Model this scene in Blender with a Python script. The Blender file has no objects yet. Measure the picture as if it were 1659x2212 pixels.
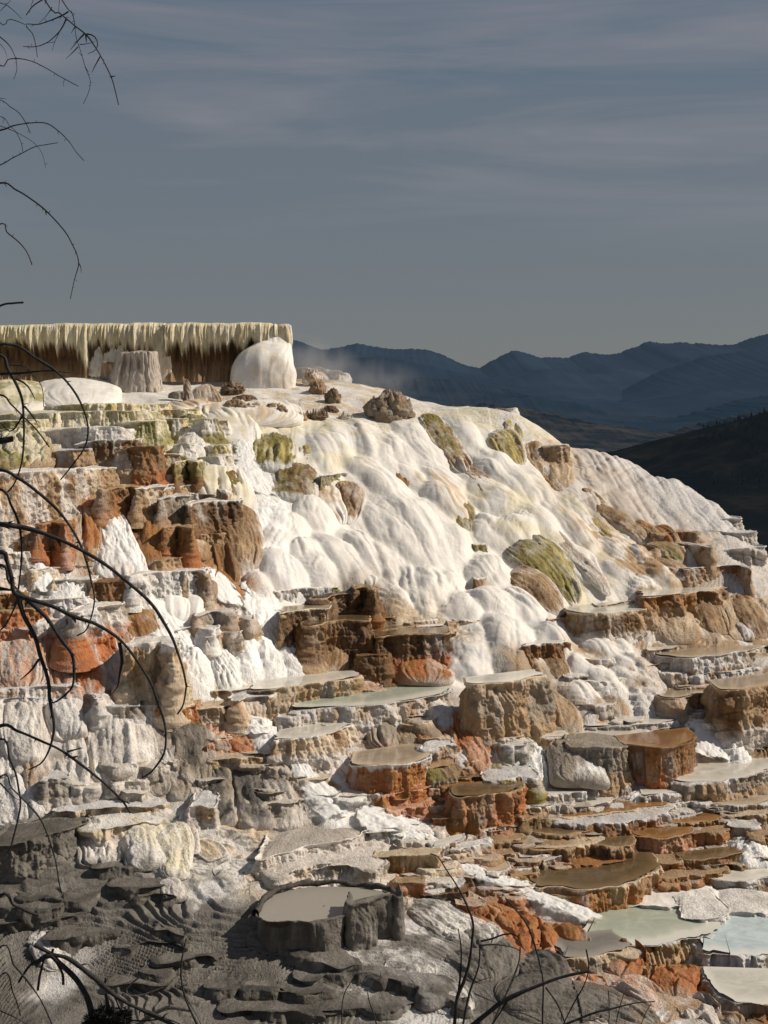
import bpy, math, random
import numpy as np
from mathutils import Vector
random.seed(7)
rng = np.random.RandomState(11)
scene = bpy.context.scene
col = scene.collection

# ------------------------------------------------------------------ camera model
F = 3212.0            # focal length in units of the 1659 x 2212 measuring sheet
X0, Y0 = 829.5, 880.0  # principal column, horizon row
def at(x, y, Y):
    return np.array([(x - X0) / F * Y, Y, (Y0 - y) / F * Y])
OFF = dict(A=(0,1200), B=(900,1200), C=(1824,1200), D=(0,1900), E=(900,1900), F=(1824,1900),
           G=(0,2600), H=(900,2600), I=(1824,2600), J=(0,3232), K=(900,3232), L=(1824,3232))
KS = 1 / (1.3825 * 1.8228)
def cv(c, pts):
    """sheet coordinates of points measured on one enlargement of the survey photograph"""
    p = np.asarray(pts, float).reshape(-1, 2)
    if c == 'Z': return p.copy()
    if c == 'M': return p * 0.30994
    ox, oy = OFF[c]
    return np.stack([ox / 1.8228 + p[:, 0] * KS, oy / 1.8228 + p[:, 1] * KS], 1)

cam_d = bpy.data.cameras.new('camera'); cam = bpy.data.objects.new('camera', cam_d); col.objects.link(cam)
cam_d.sensor_fit = 'VERTICAL'; cam_d.sensor_height = 24.0; cam_d.lens = 24.0 * F / 2212.0
cam_d.shift_y = -(1106.0 - Y0) / 2212.0
cam_d.clip_start = 0.1; cam_d.clip_end = 60000
cam.location = (0, 0, 0); cam.rotation_euler = (math.radians(90), 0, 0)
scene.camera = cam

# ------------------------------------------------------------------ noise
_perm = rng.permutation(256).astype(np.int32); _perm = np.concatenate([_perm, _perm, _perm])
_val = (rng.rand(256) * 2 - 1).astype(np.float32)
_pv = _val[_perm]
def vnoise(x, y, z):
    x, y, z = np.broadcast_arrays(np.asarray(x, np.float32), np.asarray(y, np.float32), np.asarray(z, np.float32))
    fx = np.floor(x); fy = np.floor(y); fz = np.floor(z); xf = x - fx; yf = y - fy; zf = z - fz
    xi = fx.astype(np.int32); yi = fy.astype(np.int32); zi = fz.astype(np.int32)
    u = xf*xf*xf*(xf*(xf*6-15)+10); v = yf*yf*yf*(yf*(yf*6-15)+10); w = zf*zf*zf*(zf*(zf*6-15)+10)
    xi &= 255; yi &= 255; zi &= 255
    yj = (yi+1) & 255; zj = (zi+1) & 255; p0 = _perm[xi]; p1 = _perm[xi+1]
    q00 = _perm[p0+yi]; q01 = _perm[p0+yj]; q10 = _perm[p1+yi]; q11 = _perm[p1+yj]
    def lerp(a, b, t): return a+(b-a)*t
    def lay(k): return lerp(lerp(_pv[q00+k], _pv[q10+k], u), lerp(_pv[q01+k], _pv[q11+k], u), v)
    return lerp(lay(zi), lay(zj), w)
def fbm(x, y, z, o=3, g=0.5):
    s = 0; a = 1; t = 0
    for i in range(o):
        s = s + a*vnoise(np.asarray(x)*2**i+17.3*i, np.asarray(y)*2**i+5.1*i, np.asarray(z)*2**i); t += a; a *= g
    return s / t
def ridged(x, y, z, o=2):
    s = 0; a = 1; t = 0
    for i in range(o):
        s = s + a*(1-2*np.abs(vnoise(np.asarray(x)*2**i+9.3*i, np.asarray(y)*2**i+7.1*i, z))); t += a; a *= .5
    return s / t
def billow(x, y, z, o=2):
    return -ridged(x, y, z, o)
def voro(u, v, seed=0):
    """distance to nearest jittered cell point, and id"""
    iu = np.floor(u).astype(np.int64); iv = np.floor(v).astype(np.int64)
    best = np.full(u.shape, 9.0); bid = np.zeros(u.shape); sec = np.full(u.shape, 9.0)
    for du in (-1, 0, 1):
        for dv in (-1, 0, 1):
            a = iu+du; b = iv+dv
            h1 = _perm[_perm[(a+seed) & 255] + (b & 255)]
            h2 = _perm[h1 + 37]
            d = np.hypot(a + .5 + .45*_val[h1] - u, b + .5 + .45*_val[h2] - v)
            m = d < best
            sec = np.where(m, best, np.minimum(sec, d)); bid = np.where(m, h1/255., bid); best = np.where(m, d, best)
    return best, sec, bid
def sm(a, b, x):
    t = np.clip((x-a)/(b-a), 0, 1); return t*t*(3-2*t)

# ------------------------------------------------------------------ the lie of the land: control points (x, y, distance)
CT = [(-250,2212,22),(-250,1800,27),(-250,1480,29.5),(-250,1013,35.5),(-250,880,42),(-250,825,47.5),
 (0,2212,22),(0,1900,25.5),(0,1780,27.5),(0,1480,30),(0,1230,32.5),(0,1013,36),(0,930,39),(0,880,43),(0,828,47.5),
 (400,2212,22),(400,1950,25),(400,1800,27.2),(400,1735,28.3),(400,1500,31.3),(400,1230,34.5),(400,1050,38),(400,900,43),(400,833,47.5),
 (700,2212,22),(700,1950,25.3),(700,1800,28),(700,1650,30),(700,1500,33),(700,1350,35.3),(700,1150,38.5),(700,950,43),(700,885,45.3),(700,826,49),
 (1000,2212,22),(1000,2050,24.3),(1000,1900,27),(1000,1750,29.5),(1000,1600,31.5),(1000,1480,34),(1000,1330,36.5),(1000,1200,39),(1000,1000,43),(1000,888,46.3),
 (1300,2212,22.3),(1300,2000,26),(1300,1800,29.5),(1300,1600,33),(1300,1480,35),(1300,1320,38),(1300,1150,41),(1240,1000,44),
 (1650,2212,22.5),(1650,2000,26.5),(1650,1800,30),(1650,1650,33),(1650,1500,35.5),(1650,1400,37.3),(1650,1260,40),(1655,1200,41.7),
 (1120,890,46.3),(1200,950,45.6),(1400,1025,44.5),(1500,1075,43.6),(1585,1135,42.6),(1338,984,44.9),(1461,1033,44.2),(1528,1073,43.5),
 (1850,2212,23),(1850,1800,30),(1850,1500,35.5),(1850,1350,40)]
P = [at(*c) for c in CT]
for X in (-12, -6, 0, 6, 12):
    P += [np.array([X*.5, 4, -3.4]), np.array([X*.8, 10, -6.6]), np.array([X, 16, -8.7])]
for X in (-26, -14): P += [np.array([X, 30, -5.6]), np.array([X, 22, -8.5]), np.array([X, 40, -1.])]
for X, z in ((-20, 1), (-12, 1), (-5, .9), (0, .5), (3, -1.5)): P += [np.array([X, 53, z]), np.array([X, 62, z-3]), np.array([X, 75, z-10])]
for (x, y, Y) in ((1120,890,46.3),(1200,950,45.6),(1400,1025,44.5),(1500,1075,43.6),(1585,1135,42.6),(1655,1200,41.7),(1850,1350,40)):
    q = at(x, y, Y); P += [q + np.array([1.2, 3, -2.2]), q + np.array([4, 10, -8]), q + np.array([10, 25, -20])]
P = np.array(P)
def _ker(A, B):
    return np.sqrt(((A[:, None, :2]-B[None, :, :2])**2).sum(2) + .8)
_n = len(P)
_M = np.zeros((_n+3, _n+3)); _M[:_n, :_n] = _ker(P, P) - np.eye(_n)*.02
_M[:_n, _n:] = np.c_[np.ones(_n), P[:, :2]]; _M[_n:, :_n] = _M[:_n, _n:].T
_w = np.linalg.solve(_M, np.r_[P[:, 2], 0, 0, 0])
def Hraw(X, Y):
    X = np.asarray(X, float); Y = np.asarray(Y, float); sh = X.shape
    q = np.stack([X.ravel(), Y.ravel()], 1); out = np.empty(len(q))
    for i in range(0, len(q), 20000):
        c = q[i:i+20000]; out[i:i+20000] = _ker(c, P) @ _w[:_n] + _w[_n] + c @ _w[_n+1:]
    return out.reshape(sh)
_gx = np.linspace(-34, 34, 341); _gy = np.linspace(2, 80, 391)
_G = Hraw(*np.meshgrid(_gx, _gy, indexing='ij'))
def Hf(X, Y):
    fx = np.clip((np.asarray(X, float)+34)/.2, 0, 339.999); fy = np.clip((np.asarray(Y, float)-2)/.2, 0, 389.999)
    i = fx.astype(int); j = fy.astype(int); fx = fx-i; fy = fy-j
    return (_G[i, j]*(1-fx)+_G[i+1, j]*fx)*(1-fy) + (_G[i, j+1]*(1-fx)+_G[i+1, j+1]*fx)*fy
_ys = np.arange(15, 58, .05)
def hit(x, y):
    """distance at which the sight line through sheet point (x, y) meets the hillside"""
    a = (x-X0)/F; c = (Y0-y)/F
    f = Hf(a*_ys, _ys) - c*_ys
    k = np.argmax(f > 0)
    if f[k] <= 0: return float(_ys[np.argmax(f)])
    return float(_ys[k])
def Hn(X, Y):
    e = .3
    gx = (Hf(X+e, Y)-Hf(X-e, Y))/(2*e); gy = (Hf(X, Y+e)-Hf(X, Y-e))/(2*e)
    n = np.stack([-gx, -gy, np.ones_like(gx)], -1)
    return n/np.linalg.norm(n, axis=-1, keepdims=True)

# ------------------------------------------------------------------ colours (surface reflectance)
PAL = dict(W=(.82,.785,.725), C=(.77,.70,.52), Y=(.52,.42,.14), G=(.225,.185,.045), g=(.33,.30,.12), B=(.20,.105,.04), D=(.085,.047,.022),
           T=(.44,.295,.165), t=(.66,.53,.37), R=(.45,.155,.048), O=(.36,.16,.045), S=(.62,.35,.22), P=(.66,.60,.54), N=(.32,.27,.21), n=(.165,.150,.130),
           K=(.085,.077,.068), F=(.90,.89,.86), V=(.70,.68,.66), k=(.055,.045,.035))
PAL = {k: np.array(v) for k, v in PAL.items()}

PAL['a'] = np.array((.185,.169,.148)); PAL['h'] = np.array((.118,.107,.092)); PAL['i'] = np.array((.46,.41,.35))
# ------------------------------------------------------------------ materials
def nn(nt, typ, loc=(0,0), **kw):
    n = nt.nodes.new(typ); n.location = loc
    for k, v in kw.items():
        if k in n.inputs: n.inputs[k].default_value = v
        else: setattr(n, k, v)
    return n
def stone(name, bump=.5, fine=30., amp=.16, spec=.35, streak=.5, rough=(.75,.28), var=None):
    m = bpy.data.materials.new(name); m.use_nodes = True; nt = m.node_tree; L = nt.links.new
    b = nt.nodes['Principled BSDF']
    a = nn(nt, 'ShaderNodeAttribute', attribute_name='Col'); wv = nn(nt, 'ShaderNodeAttribute', attribute_name='wet')
    g = nn(nt, 'ShaderNodeNewGeometry')
    mp = nn(nt, 'ShaderNodeMapping'); mp.inputs['Scale'].default_value = (1, 1, .16); L(g.outputs['Position'], mp.inputs['Vector'])
    n1 = nn(nt, 'ShaderNodeTexNoise', Scale=fine, Detail=4., Roughness=.65); L(g.outputs['Position'], n1.inputs['Vector'])
    n2 = nn(nt, 'ShaderNodeTexNoise', Scale=fine*.55, Detail=3., Roughness=.6); L(mp.outputs['Vector'], n2.inputs['Vector'])
    n3 = nn(nt, 'ShaderNodeTexNoise', Scale=fine*.12, Detail=4., Roughness=.6); L(g.outputs['Position'], n3.inputs['Vector'])
    ad = nn(nt, 'ShaderNodeMath', operation='ADD'); L(n1.outputs['Fac'], ad.inputs[0]); L(n2.outputs['Fac'], ad.inputs[1])
    ad2 = nn(nt, 'ShaderNodeMath', operation='ADD'); L(ad.outputs[0], ad2.inputs[0]); L(n3.outputs['Fac'], ad2.inputs[1])
    mr = nn(nt, 'ShaderNodeMapRange'); L(ad2.outputs[0], mr.inputs['Value'])
    mr.inputs['From Min'].default_value = 1.0; mr.inputs['From Max'].default_value = 2.0
    mr.inputs['To Min'].default_value = 1-amp*1.6; mr.inputs['To Max'].default_value = 1+amp
    mx = nn(nt, 'ShaderNodeMix', data_type='RGBA', blend_type='MULTIPLY'); mx.inputs[0].default_value = 1
    L(a.outputs['Color'], mx.inputs[6]); L(mr.outputs[0], mx.inputs[7])
    L(mx.outputs[2], b.inputs['Base Color'])
    rr = nn(nt, 'ShaderNodeMapRange'); L(wv.outputs['Fac'], rr.inputs['Value'])
    rr.inputs['To Min'].default_value = rough[0]; rr.inputs['To Max'].default_value = rough[1]; L(rr.outputs[0], b.inputs['Roughness'])
    b.inputs['Specular IOR Level'].default_value = spec
    hm = nn(nt, 'ShaderNodeMath', operation='MULTIPLY_ADD'); L(n2.outputs['Fac'], hm.inputs[0]); hm.inputs[1].default_value = streak*2; L(n1.outputs['Fac'], hm.inputs[2])
    bp = nn(nt, 'ShaderNodeBump', Strength=bump, Distance=.03); L(hm.outputs[0], bp.inputs['Height']); L(bp.outputs['Normal'], b.inputs['Normal'])
    return m
MAT = dict(rock=stone('travertine_rock', 1.0, 30, .24), flow=stone('travertine_flowstone', .35, 16, .09, streak=.3),
           foam=stone('white_water', .6, 34, .10, .5, .5, (.5,.3)), dead=stone('dormant_travertine', .9, 20, .22, .2))
def _stream():
    m = bpy.data.materials.new('rushing_water'); m.use_nodes = True; nt = m.node_tree; L = nt.links.new; b = nt.nodes['Principled BSDF']
    g = nn(nt, 'ShaderNodeNewGeometry'); n = nn(nt, 'ShaderNodeTexNoise', Scale=9., Detail=5., Roughness=.7); L(g.outputs['Position'], n.inputs['Vector'])
    f = nn(nt, 'ShaderNodeAttribute', attribute_name='fade'); a = nn(nt, 'ShaderNodeMath', operation='MULTIPLY_ADD'); L(n.outputs['Fac'], a.inputs[0]); a.inputs[1].default_value = .9; L(f.outputs['Fac'], a.inputs[2])
    r = nn(nt, 'ShaderNodeMapRange', interpolation_type='SMOOTHSTEP'); r.inputs['From Min'].default_value = .55; r.inputs['From Max'].default_value = 1.15; r.inputs['To Max'].default_value = .94; L(a.outputs[0], r.inputs['Value']); L(r.outputs[0], b.inputs['Alpha'])
    b.inputs['Base Color'].default_value = (.88,.87,.84, 1); b.inputs['Roughness'].default_value = .35
    bp = nn(nt, 'ShaderNodeBump', Strength=.5, Distance=.03); L(n.outputs['Fac'], bp.inputs['Height']); L(bp.outputs['Normal'], b.inputs['Normal'])
    return m
MAT['stream'] = _stream()
def watermat(name, c, rough=.07, bump=.12, edge=None):
    m = bpy.data.materials.new(name); m.use_nodes = True; nt = m.node_tree; L = nt.links.new
    b = nt.nodes['Principled BSDF']
    g = nn(nt, 'ShaderNodeNewGeometry')
    n3 = nn(nt, 'ShaderNodeTexNoise', Scale=1.9, Detail=6., Roughness=.68, Distortion=1.4); L(g.outputs['Position'], n3.inputs['Vector'])
    cr = nn(nt, 'ShaderNodeMix', data_type='RGBA'); L(n3.outputs['Fac'], cr.inputs[0])
    cr.inputs[6].default_value = (*[v*.45 for v in c], 1); cr.inputs[7].default_value = (*[min(1, v*1.5) for v in c], 1)
    dp = nn(nt, 'ShaderNodeAttribute', attribute_name='deep'); dm = nn(nt, 'ShaderNodeMath', operation='MULTIPLY_ADD'); L(n3.outputs['Fac'], dm.inputs[0]); dm.inputs[1].default_value = .9; L(dp.outputs['Fac'], dm.inputs[2])
    dr = nn(nt, 'ShaderNodeMapRange', interpolation_type='SMOOTHSTEP'); dr.inputs['From Min'].default_value = .45 if name != 'green_pool_water' else .85; dr.inputs['From Max'].default_value = 1.2 if name != 'green_pool_water' else 1.45; L(dm.outputs[0], dr.inputs['Value'])
    me_ = nn(nt, 'ShaderNodeMix', data_type='RGBA'); L(dr.outputs[0], me_.inputs[0]); me_.inputs[6].default_value = (*(edge or [min(.7, v*1.6) for v in c]), 1); L(cr.outputs[2], me_.inputs[7])
    L(me_.outputs[2], b.inputs['Base Color']); b.inputs['Roughness'].default_value = rough
    b.inputs['IOR'].default_value = 1.33
    n1 = nn(nt, 'ShaderNodeTexNoise', Scale=14., Detail=2.); L(g.outputs['Position'], n1.inputs['Vector'])
    bp = nn(nt, 'ShaderNodeBump', Strength=bump, Distance=.02); L(n1.outputs['Fac'], bp.inputs['Height']); L(bp.outputs['Normal'], b.inputs['Normal'])
    return m
WAT = dict(m=watermat('milky_water', (.58,.55,.47), edge=(.72,.68,.60)), g=watermat('green_pool_water', (.40,.435,.35), edge=(.66,.65,.57)), b=watermat('brown_pool_water', (.12,.08,.04)),
           o=watermat('orange_pool_water', (.20,.10,.035)), c=watermat('blue_pool_water', (.52,.61,.61), edge=(.72,.72,.67)), y=watermat('grey_pool_water', (.20,.185,.16), .3), t=watermat('tan_pool_water', (.34,.27,.19)))

# ------------------------------------------------------------------ mesh output
BASE = {}
def link(name, V, Fc, mat, parent=None, C=None, wet=None, smooth=True, auto=False):
    me = bpy.data.meshes.new(name); V = np.asarray(V, float)
    if auto: b0 = np.array([V[:, 0].mean(), V[:, 1].mean(), V[:, 2].min()]); V = V-b0
    elif parent is not None and parent.name in BASE: V = V-BASE[parent.name]
    V = np.ascontiguousarray(V, np.float32); Fc = np.ascontiguousarray(Fc, np.int32)
    k = Fc.shape[1]
    me.vertices.add(len(V)); me.vertices.foreach_set('co', V.ravel())
    me.loops.add(Fc.size); me.loops.foreach_set('vertex_index', Fc.ravel())
    me.polygons.add(len(Fc)); me.polygons.foreach_set('loop_start', np.arange(0, Fc.size, k, dtype=np.int32))
    me.polygons.foreach_set('loop_total', np.full(len(Fc), k, np.int32))
    if smooth: me.polygons.foreach_set('use_smooth', np.ones(len(Fc), bool))
    me.update(calc_edges=True)
    if C is not None:
        at_ = me.attributes.new('Col', 'FLOAT_COLOR', 'POINT')
        at_.data.foreach_set('color', np.c_[np.clip(C, 0, 1), np.ones(len(C))].astype(np.float32).ravel())
        w_ = me.attributes.new('wet', 'FLOAT', 'POINT')
        w_.data.foreach_set('value', (np.zeros(len(V)) if wet is None else np.broadcast_to(wet, (len(V),))).astype(np.float32))
    me.materials.append(mat)
    o = bpy.data.objects.new(name, me); col.objects.link(o)
    if parent is not None: o.parent = parent
    if auto: o.location = b0; BASE[o.name] = b0
    return o
def gridfaces(M, R, flip=False):
    i = np.arange(M-1)[:, None]*R + np.arange(R-1)[None, :]
    f = np.stack([i, i+1, i+R+1, i+R], -1).reshape(-1, 4)
    return f[:, ::-1] if flip else f
def tag(o, label, cat, group=None):
    o['label'] = label; o['category'] = cat
    if not group: group = GROUPS.get(o.name.split('.')[0])
    if group: o['group'] = group
    return o
GROUPS = dict(travertine_terrace='travertine terraces stepping down the hillside', rimstone_basin='thin rimstone basins in the lower right', travertine_pool='terrace pools on the slope', flowstone_mound='coloured flowstone mounds',
    travertine_pillar='pale fluted pillars in the lower left wall', travertine_buttress='grey buttresses in the lower middle', crust_mound='crust banks around the lower pools', dormant_terrace='grey dormant terraces in the foreground', dormant_mound='grey dormant mounds in the foreground',
    ragged_rock='ragged brown rocks on the crest', bare_shrub='bare shrubs along the bottom edge', dry_twig='dry twigs along the bottom edge', cascade='cascades of white water', waterfall='white waterfalls', travertine_pot='rust coloured pots', flowstone_curtain='sunlit flowstone curtains', travertine_block='pale square blocks at the skyline')
SHEET = []   # lobes of flowstone and water that melt into the hillside sheet
TERR = {}     # unlabelled pieces of the hillside, gathered into the terrain
def gather(key, V, Fc, C, wet):
    TERR.setdefault(key, []).append((V, Fc, C, np.broadcast_to(wet, (len(V),))))
def resample(Q, ds):
    """smooth resampling of a polyline (Catmull-Rom, then by arc length)"""
    Q = np.asarray(Q, float)
    if len(Q) > 2:
        Z = np.vstack([2*Q[0]-Q[1], Q, 2*Q[-1]-Q[-2]]); out = []
        t = np.linspace(0, 1, 12, endpoint=False)[:, None]
        for i in range(1, len(Z)-2):
            p0, p1, p2, p3 = Z[i-1], Z[i], Z[i+1], Z[i+2]
            out.append(.5*((2*p1)+(-p0+p2)*t+(2*p0-5*p1+4*p2-p3)*t*t+(-p0+3*p1-3*p2+p3)*t**3))
        Q = np.vstack(out+[Q[-1:]])
    d = np.r_[0, np.cumsum(np.linalg.norm(np.diff(Q[:, :2], axis=0), axis=1))]
    n = max(4, int(d[-1]/ds))
    s = np.linspace(0, d[-1], n)
    return np.stack([np.interp(s, d, Q[:, k]) for k in range(Q.shape[1])], 1), s
SEED = [0.]
def paint(n, base, other, amt, X, Y, Z, sc=(2.5, 2.5, 1.0), sharp=.25):
    f = sm(amt-sharp, amt+sharp, .5+.5*fbm(X*sc[0], Y*sc[1], Z*sc[2]+SEED[0], 4, .6)*1.6)
    return base*f[..., None] + other*(1-f)[..., None]

# ------------------------------------------------------------------ terrace: a flat-topped step with a rim and a fluted wall
NST = [0]
def step(c, lip, yb, pal='WTTT', label=None, name='travertine_terrace', cat='terrace', water=None, Y=None, depth=None,
         fl=.12, bulge=.22, lump=.05, flute=.05, ff=5., rim=.035, sub=.5, kind='rock', wet=.45, keep=False, round_=.04, streak=.45, foot=.25,
         rimw=.07, rug=1., wcol=None, group=None, drip=0, ret=False, flat=None):
    SEED[0] += 13.7; NST[0] += 1; sd = SEED[0]
    p = cv(c, lip)
    while len(p) > 3 and p[-1, 1]-p[-2, 1] > .7*abs(p[-1, 0]-p[-2, 0]) + 1: p = p[:-1]
    while len(p) > 3 and p[0, 1]-p[1, 1] > .7*abs(p[1, 0]-p[0, 0]) + 1: p = p[1:]
    xm = p[:, 0].mean(); ym = p[:, 1].max() if len(p) > 2 else p[:, 1].mean()
    kk = np.argmin(np.abs(p[:, 0]-xm))
    ybs = cv(c, [(0, yb)])[0, 1]
    if Y is None: Y = hit(xm, ybs)
    ref = p[:, 1].mean()
    if flat is None: flat = ref-Y0 > 110
    zl = (Y0-ref)/F*Y
    w = (p[-1, 0]-p[0, 0])/F*Y
    if flat:
        # a level rim: every lip point lies at the same height
        Ys = np.clip(zl*F/np.minimum(Y0-p[:, 1], -60), Y-.35*w-.3, Y+.5*w+.3)
        Ys = Ys - min(Ys.min() - (Y-.25*w), 0) * 0
        zl_i = (Y0-p[:, 1])/F*Ys
        u = np.linspace(-1, 1, len(p)); Ys = Ys + bulge*.5*w*u*u
        zl_i = (Y0-p[:, 1])/F*Ys
    else:
        u = np.linspace(-1, 1, len(p)); Ys = Y + bulge*w*u*u; zl_i = (Y0-p[:, 1])/F*Ys
    Q = np.stack([(p[:, 0]-X0)/F*Ys, Ys, zl_i], 1)
    if depth is None:
        yy = np.arange(Y, Y+5, .1); k = np.argmax(Hf((xm-X0)/F*Y, yy) > zl+.03)
        depth = min(max(.55*(yy[k]-Y if k else 2.) + .2, .3), .95)
    elif not keep: depth *= .55
    D = depth
    e = min(.07*w, .12)
    La = Q[0] + [-e, .16*w+.02, 0]; Lb = np.array([La[0]+.02*w, La[1]+D, La[2]])
    Ra = Q[-1] + [e, .16*w+.02, 0]; Rb = np.array([Ra[0]-.02*w, Ra[1]+D, Ra[2]])
    Q = np.vstack([Lb, La, Q, Ra, Rb])
    ds = max(.013, .00053*Y*1.05)
    R_, s = resample(Q, ds); M = len(R_)
    T = np.gradient(R_[:, :2], axis=0); T /= np.linalg.norm(T, axis=1, keepdims=True)+1e-9
    N = np.stack([T[:, 1], -T[:, 0]], 1)
    k5 = np.ones(9)/9.; N = np.stack([np.convolve(np.pad(N[:, i], 4, mode='edge'), k5, 'valid') for i in (0, 1)], 1)
    N /= np.linalg.norm(N, axis=1, keepdims=True)+1e-9
    # scalloped plan
    sc = 1.5*lump*fbm(s*.9+sd, s*0, sd, 3) + .05*min(w, 1.)*billow(s*2.4+sd, s*0, sd, 2) + flute*.6*(ridged(s*ff*.55+sd, s*0, sd, 2)-.3)
    PX = R_[:, 0]+N[:, 0]*sc; PY = R_[:, 1]+N[:, 1]*sc; PZ = R_[:, 2] + .020*fbm(s*3+sd, s*0, 0, 3)
    zb = (Y0-ybs)/F*Y
    hgt = max(zl-zb, .03)
    zbot = np.minimum(zb, Hf(PX, PY)) - .12
    # rows
    nt = max(2, int(min(D, 3.0)/.07)); nl = 4; nw = max(5, int((hgt+.15)/ds*.95))
    rows = []; cols = []; wets = []
    rimc, wall, wall2, footc = [PAL[k] for k in pal[:4]]
    topc = PAL[pal[4]] if len(pal) > 4 else rimc
    BX = np.interp(s, [s[0], s[-1]], [Lb[0]+.04*w, Rb[0]-.04*w]); BY = np.interp(s, [s[0], s[-1]], [Lb[1], Rb[1]])
    BZ = np.full(M, zl)
    tops = []
    for r in np.linspace(1, 0, nt)**1.7:
        x = PX+(BX-PX)*r; y = PY+(BY-PY)*r
        d = np.hypot(x-PX, y-PY)
        dep = rim*sm(0, .09, d)
        z = PZ*(1-min(r*3, 1)) + zl*min(r*3, 1) - dep + (.012 if water else .03)*fbm(x*4, y*4, sd, 4)*sm(0, .1, d) + .04*d*(water is None)*(kind != 'dead')
        rows.append(np.stack([x, y, z], 1))
        q = paint(0, topc, PAL[pal[5]] if len(pal) > 5 else topc*.82, .42, x, y, z*0+sd)
        rm = sm(.10, .02, d)[:, None]; cols.append(q*(1-rm)+rimc*rm); wets.append(np.full(M, wet))
    tmax = PZ - zbot
    drips = drip*np.clip(.5+.9*fbm(s*ff*.6+sd, s*0, 3, 3, .6), .1, 1)
    for t in np.r_[np.linspace(0, 1, nl, endpoint=False)*round_, np.linspace(round_, 1, nw)]:
        if t < round_:
            a = t/round_*math.pi/2; off = (np.sin(a))*min(.03, hgt*.2); dz = (1-math.cos(a))*min(.03, hgt*.2)
            z = PZ-dz; off = off*np.ones(M)
        else:
            dz = min(.03, hgt*.2); v = (t-round_)/(1-round_)
            z = PZ-dz-(tmax-dz)*v; off = min(.03, hgt*.2)*np.ones(M)
        dep = PZ-z                       # depth below the lip
        rel = np.clip(dep/max(hgt, .02), 0, 1.3)
        ledge = sub*.10*min(hgt, 1.0)*(np.floor(rel*3.3+1.1*fbm(s*1.1+sd, rel*.4, sd, 2))) if sub else 0
        off = off + fl*hgt*np.sign(rel)*np.abs(rel)**1.5 + ledge*sm(0, .1, rel)
        off = off + lump*1.5*fbm(s*2.2+sd, z*2.0, sd, 3)*sm(0, .15, rel)
        off = off + flute*1.25*billow(s*ff*.8+.6*fbm(s*2, z*1.5, sd, 2), z*.55+sd, sd, 3)*sm(0, .12, rel)
        rg = sm(0, .12, rel)
        off = off + rug*(.050*fbm(s*7+sd, z*4, sd, 3, .65) + .034*fbm(s*15, z*15, sd, 2, .7) + .034*billow(s*11+.5*fbm(s*5, z*4, sd, 2), z*1.2, sd, 2))*rg
        x = PX+N[:, 0]*off; y = PY+N[:, 1]*off
        rows.append(np.stack([x, y, z], 1))
        st = .5+.5*1.7*fbm(s*ff*.8+sd, z*.6, sd, 4, .6)
        f = sm(streak-.18, streak+.18, st)[:, None]
        q = wall*f+wall2*(1-f)
        dm = .55*sm(.58, .80, .5+.85*fbm(s*2.6+sd, z*.25, sd+11, 3, .6))[:, None]*sm(1.1, .2, rel)[:, None]; q = q*(1-dm)+rimc*dm
        edge = rimw*hgt*(.1+2.0*np.clip(.5+1.4*fbm(s*ff*1.1, z*1.5, sd+5, 4, .65), 0, 1))+.012
        rm = sm(1.0, .55, dep/edge)[:, None]; q = q*(1-rm)+rimc*rm
        fm = (sm(1-foot-.15, 1-foot+.15, rel+.25*fbm(s*3, z*3, sd, 3)))[:, None] if foot else 0
        q = q*(1-fm)+footc*fm
        # mineral crust catches on whatever faces up
        cols.append(q); wets.append(np.full(M, wet))
    V = np.stack(rows, 1); C = np.stack(cols, 1); Wt = np.stack(wets, 1); R = V.shape[1]
    n1 = fbm(V[..., 0]*5, V[..., 1]*5, V[..., 2]*5+sd, 4, .65)
    C = stain(V, C, .28)*(1+.34*n1[..., None])
    Fc = gridfaces(M, R)
    V = V.reshape(-1, 3); C = C.reshape(-1, 3); Wt = Wt.ravel()
    if ret: return V, Fc, C, Wt
    o = None
    if label is None and water is None:
        gather(kind, V, Fc, C, Wt); return None
    o = link(name, V, Fc, MAT[kind], None, C, Wt, auto=True)
    tag(o, label or label, cat, group)
    if water:
        wr = []; m0 = max(1, nt)
        for r in np.linspace(0, 1, 8):
            x = PX+(BX-PX)*r; y = PY+(BY-PY)*r
            d = np.hypot(BX-PX, BY-PY)+1e-6; k = np.clip(.05/d, 0, .4)
            x = x+(BX-PX)*k*(1-r); y = y+(BY-PY)*k*(1-r)
            wr.append(np.stack([x, y, np.full(M, zl-rim*.38)], 1))
        st = 3; wv = np.stack(wr, 1)[::st]
        wo = link('water', wv.reshape(-1, 3), gridfaces(len(wv), 8, True), WAT[water], o)
        dl = np.hypot(BX-PX, BY-PY); q_ = np.linspace(0, 1, 8)[None, :]; dd = np.minimum(dl[:, None]*q_, dl[:, None]*(1-q_)+.12); dd = np.minimum(dd, np.minimum(s, s[-1]-s)[:, None]*.8)[::st]
        wo.data.attributes.new('deep', 'FLOAT', 'POINT').data.foreach_set('value', np.clip(dd/.55, 0, 1).astype(np.float32).ravel())
    return o

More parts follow.
